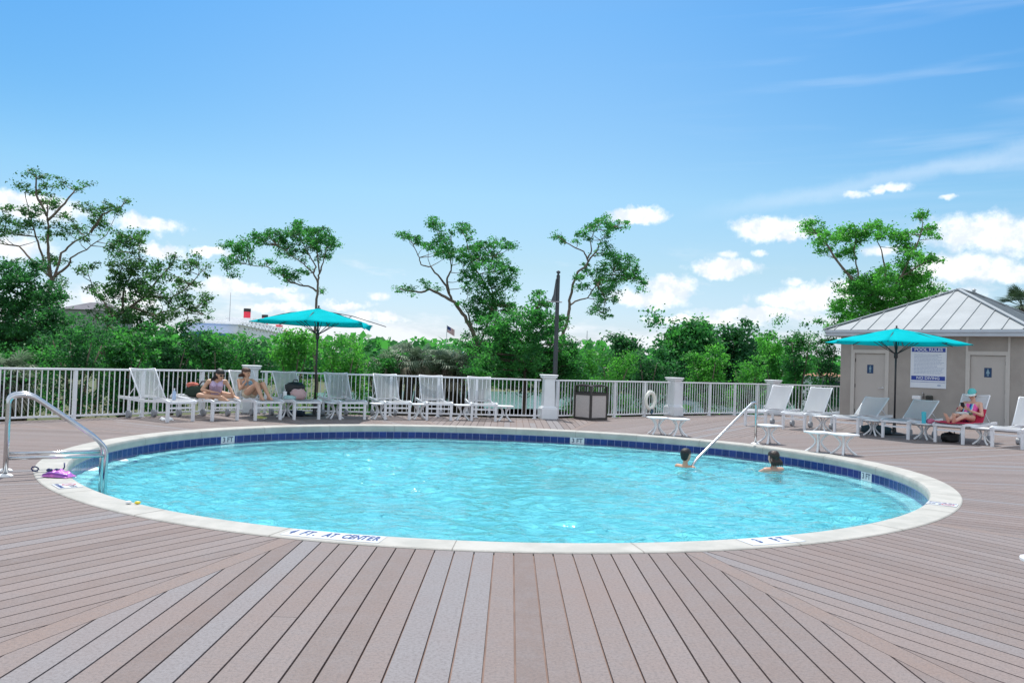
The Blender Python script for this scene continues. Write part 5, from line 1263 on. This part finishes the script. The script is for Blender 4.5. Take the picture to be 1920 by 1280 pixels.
def head(mb, c, fwd, up, s=1.0):
    f = Vector(fwd).normalized(); u = Vector(up); u = (u - f * u.dot(f)).normalized(); x = f.cross(u); c = Vector(c)
    mb.capsule(c + u * .025 * s - f * .02 * s, c + u * .03 * s + f * .015 * s, .083 * s, .078 * s, 16)
    mb.capsule(c - u * .03 * s + f * .03 * s, c - u * .075 * s + f * .05 * s, .060 * s, .036 * s, 12)       # jaw and chin
    for k in (-1, 1):
        mb.capsule(c - u * .03 * s + f * .045 * s + x * k * .03 * s, c - u * .045 * s + f * .05 * s + x * k * .022 * s, .034 * s, .03 * s, 8)   # cheeks
        mb.capsule(c + x * k * .078 * s - u * .012 * s - f * .005 * s, c + x * k * .083 * s + u * .018 * s - f * .012 * s, .011 * s, .014 * s, 8)   # ears
    mb.capsule(c + f * .088 * s + u * .01 * s, c + f * .108 * s - u * .022 * s, .008 * s, .014 * s, 8)          # nose
    mb.capsule(c + f * .083 * s - u * .05 * s + x * .014 * s, c + f * .083 * s - u * .05 * s - x * .014 * s, .010 * s, .010 * s, 8)   # lips
    return f, u, x
def limb(mb, a, b, c, r): mb.capsule(a, b, r[0], r[1]).capsule(b, c, r[1] * 1.02, r[2])
def face_bits(c, f, u, x, o, s=1.0):
    for k in (-1, 1): MB().ball(Vector(c) + f * .082 * s + u * .012 * s + x * k * .030 * s, .011 * s, 8, sc=(1.2, 1.2, .7)).build('eye', mat('dark_eye', (.03, .02, .02), .2), o, smooth=True)
    m_ = MB(); m_.capsule(Vector(c) + f * .092 * s - u * .050 * s + x * .016 * s, Vector(c) + f * .092 * s - u * .050 * s - x * .016 * s, .006 * s, .006 * s, 8); m_.build('mouth', mat('lip_pink', (.42, .12, .12), .5), o, smooth=True)
def strands(mb, c, f, u, x, r, down, back, s=1.0, n=9, side=0.0):
    """scalp cap and tapering locks falling behind the head"""
    c = Vector(c)
    mb.capsule(c + u * .040 * s - f * .030 * s, c + u * .045 * s + f * .010 * s, .092 * s, .082 * s, 16)
    mb.capsule(c - f * .035 * s, c - f * .04 * s - u * .045 * s, .082 * s, .066 * s, 12)
    for i in range(n):
        k = (i - (n - 1) / 2) / ((n - 1) / 2); a = c + x * k * .072 * s - f * .04 * s - u * .01 * s; b = a - f * (.05 * s) - u * down * .45 + x * (k * .03 + side * .4 * down) - f * back * .4
        mb.capsule(a, b, .028 * s, .024 * s, 8).capsule(b, b - u * down * .55 - f * back * .6 + x * (k * .01 + side * .6 * down), .024 * s, .009 * s, 8)

def frame_of(lo):
    a = lo.rotation_euler.z; fx = Vector((math.cos(a), math.sin(a), 0)); fy = Vector((-math.sin(a), math.cos(a), 0)); return fx, fy
def person_base(name_lab, at): return thing('person', name_lab, 'person', at)

# woman lying on the lounger at right: cap, striped suit, phone, towel
def woman_cap():
    lo = RO[4]; fx, fy = frame_of(lo); P0 = Vector((lo.location.x, lo.location.y, 0))
    def L(x, y, z): return fx * x + fy * y + Vector((0, 0, z))
    o = person_base('woman in turquoise cap and striped swimsuit lying back on a lounger with a phone', P0)
    toe = -fy; up = Vector((0, 0, 1)); b = MB()
    pel, wst, chs, nk = L(0, .98, .53), L(0, 1.06, .62), L(0, 1.20, .79), L(0, 1.29, .93)
    hc = L(-.02, 1.27, 1.04); hf = (-fy * .9 + Vector((0, 0, -.42)) - fx * .05)
    for k in (-1, 1):
        b.capsule(pel + fx * k * .075, wst + fx * k * .055, .095, .078).capsule(wst + fx * k * .05, chs + fx * k * .065, .08, .088)
        b.capsule(chs + fx * k * .07 - fy * .07 + up * -.02, chs + fx * k * .07 - fy * .06, .05, .045)
        sh = chs + fx * k * .165 + (nk - chs) * .35; b.capsule(chs + (nk - chs) * .3, sh, .06, .05)
        el = L(k * .27, 1.06, .60); wr = L(k * .09 - .02, .88, .70); limb(b, sh, el, wr, (.046, .036, .024)); hand(b, wr, L(-k * .06, -.10, .06), L(-k * .4, 0, 1), -k, .9)
        kn = L(k * .10, .56, .575); an = L(k * .06 + .01, .17, .475); limb(b, pel + fx * k * .085, kn, an, (.086, .055, .034)); foot_(b, an + up * .02, up * .92 - fy * .25 + fx * k * .2, fy * .9 + up * .2)
    b.capsule(chs + (nk - chs) * .3, nk, .055, .045).capsule(nk, hc - up * .03, .042, .045); f, u, x = head(b, hc, hf, up)
    soft(b, 'body', SKINP, o); face_bits(hc, f, u, x, o)
    s = MB(); g = .010
    for k in (-1, 1):
        s.capsule(pel + fx * k * .06 + up * .005, wst + fx * k * .05, .095 + g, .078 + g).capsule(wst + fx * k * .048, chs + fx * k * .060 - up * .015, .08 + g, .085 + g).capsule(chs + fx * k * .07 - fy * .07 - up * .02, chs + fx * k * .07 - fy * .06, .05 + g, .045 + g)
        s.capsule(chs + fx * k * .09 - fy * .04, chs + fx * k * .10 + (nk - chs) * .55 - fy * .02, .04, .022)
    mt = bpy.data.materials.new('striped_swimsuit'); mt.use_nodes = True; t = N(mt.node_tree); tc = t.n('ShaderNodeTexCoord').outputs['Object']
    q = t.n('ShaderNodeVectorMath', operation='DOT_PRODUCT', ins={0: tc, 1: tuple(fx)}).outputs['Value']; fr = t.math('FRACT', t.math('MULTIPLY_ADD', q, 6.2, 20.3))
    c = t.ramp(fr, [(0, (.75, .10, .38)), (.24, (.03, .05, .35)), (.48, (.10, .45, .70)), (.70, (.72, .74, .78)), (.80, (.75, .10, .38))], 'CONSTANT')
    p = t.n('ShaderNodeBsdfPrincipled', ins={'Base Color': c, 'Roughness': .6}); t.n('ShaderNodeOutputMaterial', ins={0: p.outputs[0]})
    soft(s, 'swimsuit', mt, o)
    hr = MB(); hr.capsule(hc + u * .03 - f * .03, hc - u * .04 - f * .05, .086, .06).capsule(hc - f * .06 - u * .03, hc - f * .10 - u * .10, .04, .02); soft(hr, 'hair', HAIRR, o)
    cp = MB(); cp.capsule(hc + u * .058 - f * .015, hc + u * .062 + f * .01, .088, .084, 16); soft(cp, 'cap_crown', mat('turquoise_cap', (.12, .55, .55), .8, var=.1), o)
    def brim(uu, v): a = (uu - .5) * 2.2; r = .075 + .085 * v * math.cos(a * .75); return tuple(hc + u * (.052 - .012 * v - .012 * abs(a) * v) + f * (r * math.cos(a)) + x * (r * math.sin(a) * .95))
    br = MB().grid(brim, 12, 5).build('cap_brim', mat('white_brim', (.75, .80, .80), .7), o, smooth=True); md = br.modifiers.new('thick', 'SOLIDIFY'); md.thickness = .006
    sg = MB(); 
    for k in (-1, 1): sg.ball(hc + f * .088 + u * .012 + x * k * .032, .024, 10, sc=(1, 1, .8))
    sg.build('sunglasses', mat('black_lens', (.01, .01, .012), .1), o, smooth=True)
    ph = tag(MB().box((0, 0, 0), (.075, .012, .15), bev=.004).build('phone', [BLACK]), 'black phone held by the woman in the cap', 'phone'); q_ = P0 + L(-.03, .80, .80); ph.location = q_; ph.rotation_euler = (R_(25), 0, lo.rotation_euler.z)
    # red towel under her, white towel on her lap
    tw = thing('beach_towel', 'red towel spread on the lounger under the woman in the cap', 'towel', P0)
    def cloth(uu, v):
        xx = (uu - .5) * .62; s_ = v * 1.30
        if s_ < .98: y, z = .06 + s_, .432 + .012 * mnoise.noise(Vector((xx * 6, s_ * 6, 2)))
        else: y = 1.04 + (s_ - .98) * math.cos(R_(57)); z = .445 + (s_ - .98) * math.sin(R_(57)) + .012 * mnoise.noise(Vector((xx * 6, s_ * 6, 2)))
        return tuple(L(xx, y - .02, z + .02 - .02 * (1 - abs(2 * uu - 1))))
    c_ = MB().grid(cloth, 14, 34).build('towel_cloth', mat('red_towel', (.58, .03, .09), .95, var=.2, bump=.5, bscale=150), tw, smooth=True); c_.modifiers.new('thick', 'SOLIDIFY').thickness = .012
    lp = thing('white_towel', 'folded white and green towel across the reclining woman\'s lap', 'towel', P0 + L(-.02, .80, .625), lo.rotation_euler.z)
    lump(MB(), (0, 0, .0), (.16, .10, .035), 61, .3).build('towel_fold', mat('white_terry', (.74, .76, .74), .95, var=.1, bump=.5), lp, smooth=True)
    lump(MB(), (.10, .0, .005), (.10, .06, .028), 62, .3).build('green_edge', mat('olive_cloth', (.12, .15, .08), .9), lp, smooth=True)
woman_cap()

# woman with drawn-up knees in a blue bikini
def woman_knees():
    lo = LO[2]; fx, fy = frame_of(lo); P0 = Vector((lo.location.x, lo.location.y, 0)); up = Vector((0, 0, 1))
    def L(x, y, z): return fx * x + fy * y + Vector((0, 0, z))
    o = person_base('woman in blue bikini sitting with knees drawn up and a hand at her mouth', P0); b = MB()
    pel, wst, chs, nk = L(-.02, .93, .52), L(-.03, .99, .60), L(-.05, 1.07, .755), L(-.06, 1.09, .87); hc = L(-.06, 1.05, .965); hf = -fy * .9 + fx * .35 + up * -.12
    for k in (-1, 1):
        b.capsule(pel + fx * k * .075, wst + fx * k * .055, .096, .078).capsule(wst + fx * k * .05, chs + fx * k * .06, .079, .086).capsule(chs + fx * k * .065 - fy * .065 - up * .03, chs + fx * k * .065 - fy * .06, .05, .045)
        sh = chs + fx * k * .16 + (nk - chs) * .35; b.capsule(chs + (nk - chs) * .3, sh, .058, .048)
        kn = L(k * .075 + .02, .55, .745); an = L(k * .085 + .06, .35, .485); limb(b, pel + fx * k * .08, kn, an, (.088, .056, .036)); foot_(b, an, -fy + fx * .1 * k, up)
        if k < 0:
            el = L(-.24, .95, .62); wr = L(-.12, .92, .80); limb(b, sh, el, wr, (.045, .035, .024)); hand(b, wr, (hc - up * .05 + Vector(hf).normalized() * .08) - wr, fy, 1, .8)
        else:
            el = L(.20, .88, .66); wr = L(.10, .68, .745); limb(b, sh, el, wr, (.045, .035, .024)); hand(b, wr, L(-.02, -.10, .02), -up, 1, .5)
    b.capsule(chs + (nk - chs) * .3, nk, .055, .045).capsule(nk, hc - up * .03, .042, .046); f, u, x = head(b, hc, hf, up)
    soft(b, 'body', SKIN, o); face_bits(hc, f, u, x, o)
    t = MB()
    for k in (-1, 1): t.capsule(chs + fx * k * .065 - fy * .068 - up * .03, chs + fx * k * .065 - fy * .062, .060, .052).capsule(chs + fx * k * .08 - up * .035 + fy * .03, chs + fx * k * .06 - up * .035, .082, .088)
    soft(t, 'bikini_top', mat('pale_blue_bikini', (.30, .52, .66), .7, var=.4, scale=12, col2=(.04, .10, .18)), o)
    q = MB()
    for k in (-1, 1): q.capsule(pel + fx * k * .07, pel + fx * k * .065 + (wst - pel) * .35, .104, .098)
    soft(q, 'bikini_bottom', mat('cream_shorts', (.62, .55, .42), .8, var=.15), o)
    h = MB(); strands(h, hc, f, u, x, .09, .10, .02, n=7); soft(h, 'hair', HAIRR, o)
    p2 = thing('white_paper', 'white magazine resting on the seated woman\'s knees', 'magazine', P0 + L(.04, .62, .845), lo.rotation_euler.z + .3)
    MB().box((0, 0, 0), (.20, .15, .008)).build('page_block', mat('paper_white', (.75, .77, .80), .7), p2)
    MB().box((0, 0, .0065), (.205, .155, .004)).build('cover', mat('paper_cover', (.70, .74, .80), .4, var=.1, scale=8), p2)
woman_knees()

# dark-haired woman sitting cross-legged, leaning on one arm
def woman_crossed():
    lo = LO[1]; P0 = Vector((lo.location.x, lo.location.y, 0)); c0 = in_l(lo, .02, .52, 0) - P0; up = Vector((0, 0, 1))
    f_ = Vector((.42, -.90, 0)).normalized(); r_ = Vector((f_.y, -f_.x, 0))       # her right side = towards screen left
    def L(x, y, z): return c0 + r_ * x + f_ * y + up * z
    o = person_base('dark-haired woman in sunglasses and a lilac swimsuit sitting cross-legged, leaning forward', P0); b = MB()
    pel, wst, chs, nk = L(0, -.10, .52), L(0, -.03, .61), L(-.01, .08, .755), L(-.03, .16, .855); hc = L(-.06, .23, .935); hf = f_ * .85 - r_ * .45 - up * .28
    for k in (-1, 1):
        b.capsule(pel + r_ * k * .08, wst + r_ * k * .055, .098, .078).capsule(wst + r_ * k * .05, chs + r_ * k * .06, .079, .086).capsule(chs + r_ * k * .065 + f_ * .07 - up * .03, chs + r_ * k * .065 + f_ * .06, .05, .045)
        sh = chs + r_ * k * .165 + (nk - chs) * .4; b.capsule(chs + (nk - chs) * .3, sh, .058, .048)
        kn = L(k * .33, .16, .50); an = L(-k * .10, .26 + .05 * k, .475); limb(b, pel + r_ * k * .09, kn, an, (.088, .055, .036)); foot_(b, an, -r_ * k * .9 + f_ * .3, up)
        if k > 0: el = L(.27, .10, .62); wr = L(.05, .24, .575); limb(b, sh, el, wr, (.045, .035, .024)); hand(b, wr, -r_ * .9 + f_ * .3, -up, 1, .6)
        else: el = L(-.27, .16, .66); wr = L(-.36, .26, .49); limb(b, sh, el, wr, (.045, .035, .024)); hand(b, wr, f_ * .8 - r_ * .4 - up * .1, -up, 1, .25)
    b.capsule(chs + (nk - chs) * .3, nk, .055, .045).capsule(nk, hc - up * .03, .042, .046); f, u, x = head(b, hc, hf, up)
    soft(b, 'body', SKIN, o); face_bits(hc, f, u, x, o)
    s = MB(); g = .010
    for k in (-1, 1):
        s.capsule(pel + r_ * k * .07, wst + r_ * k * .05, .100 + g, .078 + g).capsule(wst + r_ * k * .048, chs + r_ * k * .055 - up * .02, .079 + g, .084 + g).capsule(chs + r_ * k * .065 + f_ * .07 - up * .03, chs + r_ * k * .065 + f_ * .06, .060, .054)
        s.capsule(chs + r_ * k * .09 + f_ * .05, chs + r_ * k * .10 + (nk - chs) * .65 + f_ * .01, .036, .020)
    soft(s, 'swimsuit', mat('lilac_swimsuit', (.58, .46, .66), .7, var=.12), o)
    h = MB(); strands(h, hc, f, u, x, .09, .40, .10, n=9, side=.0); h.capsule(hc + u * .05, hc + u * .06 - f * .04, .075, .075); soft(h, 'hair', HAIRB, o)
    sg = MB()
    for k in (-1, 1): sg.ball(hc + f * .088 + u * .012 + x * k * .034, .027, 10, sc=(1, 1, .75))
    sg.build('sunglasses', mat('black_lens', (.01, .01, .012), .1), o, smooth=True)
woman_crossed()

def swimmer(u, v, label, hf, long_hair, sk, up_arm):
    g = G(u, v, WZ); o = person_base(label, (g.x, g.y, WZ)); up = Vector((0, 0, 1)); f_ = Vector(hf).normalized(); x_ = f_.cross(up); b = MB()
    hz = .130 if not long_hair else .180
    hc = Vector((0, 0, hz)); nk = Vector((0, 0, hz - .135)) - f_ * .02; chs = nk - up * .16
    for k in (-1, 1):
        b.capsule(chs + x_ * k * .06, chs + x_ * k * .06 - up * .10, .09, .08); sh = chs + x_ * k * .165 + up * .085
        b.capsule(chs + up * .07, sh, .062, .050)
        if up_arm and k == (1 if up_arm > 0 else -1): el = sh + x_ * k * .05 + f_ * .18 - up * .09; wr = el + f_ * .16 - x_ * k * .02 + up * .07; limb(b, sh, el, wr, (.044, .034, .023)); hand(b, wr, f_ * .7 + x_ * k * .6 - up * .15, -up, -k, .5)
        else: el = sh + x_ * k * .10 + f_ * .20 - up * .10; wr = el + f_ * .2 - x_ * k * .05 - up * .02; limb(b, sh, el, wr, (.044, .034, .023)); hand(b, wr, f_, -up, -k, .3)
    b.capsule(chs + up * .08, nk, .056, .045).capsule(nk, hc - up * .04, .044, .046); f, uu, x = head(b, hc, f_, up)
    soft(b, 'body', sk, o); face_bits(hc, f, uu, x, o); h = MB()
    if long_hair:
        strands(h, hc, f, uu, x, .09, .13, .02, n=7); h.capsule(hc + uu * .07 - f * .02, hc + uu * .10 - f * .03, .05, .03)
    else: h.capsule(hc + uu * .042 - f * .028, hc + uu * .048 + f * .008, .090, .082, 16).capsule(hc - f * .04, hc - f * .045 - uu * .03, .078, .066)
    soft(h, 'hair', HAIRB if not long_hair else mat('wet_dark_hair', (.035, .02, .014), .35, var=.4, scale=60, bump=.5, bscale=200), o)
    if long_hair:
        s = MB()
        for k in (-1, 1): s.capsule(chs + x_ * k * .06 - up * .01, chs + x_ * k * .06 - up * .10, .098, .09)
        soft(s, 'swim_top', mat('red_swim_top', (.45, .10, .16), .6), o)
swimmer(1286, 867, 'dark-haired swimmer up to the neck beside the lower end of the slanted handrail', (.75, .65, 0), False, SKIN, 0)
swimmer(1449, 877, 'swimmer seen from behind with wet dark hair, bare shoulders, by the right pool wall', (-.35, .9, 0), True, SKINP, -1)
#>>PEOPLE
print('objects', len(bpy.data.objects))
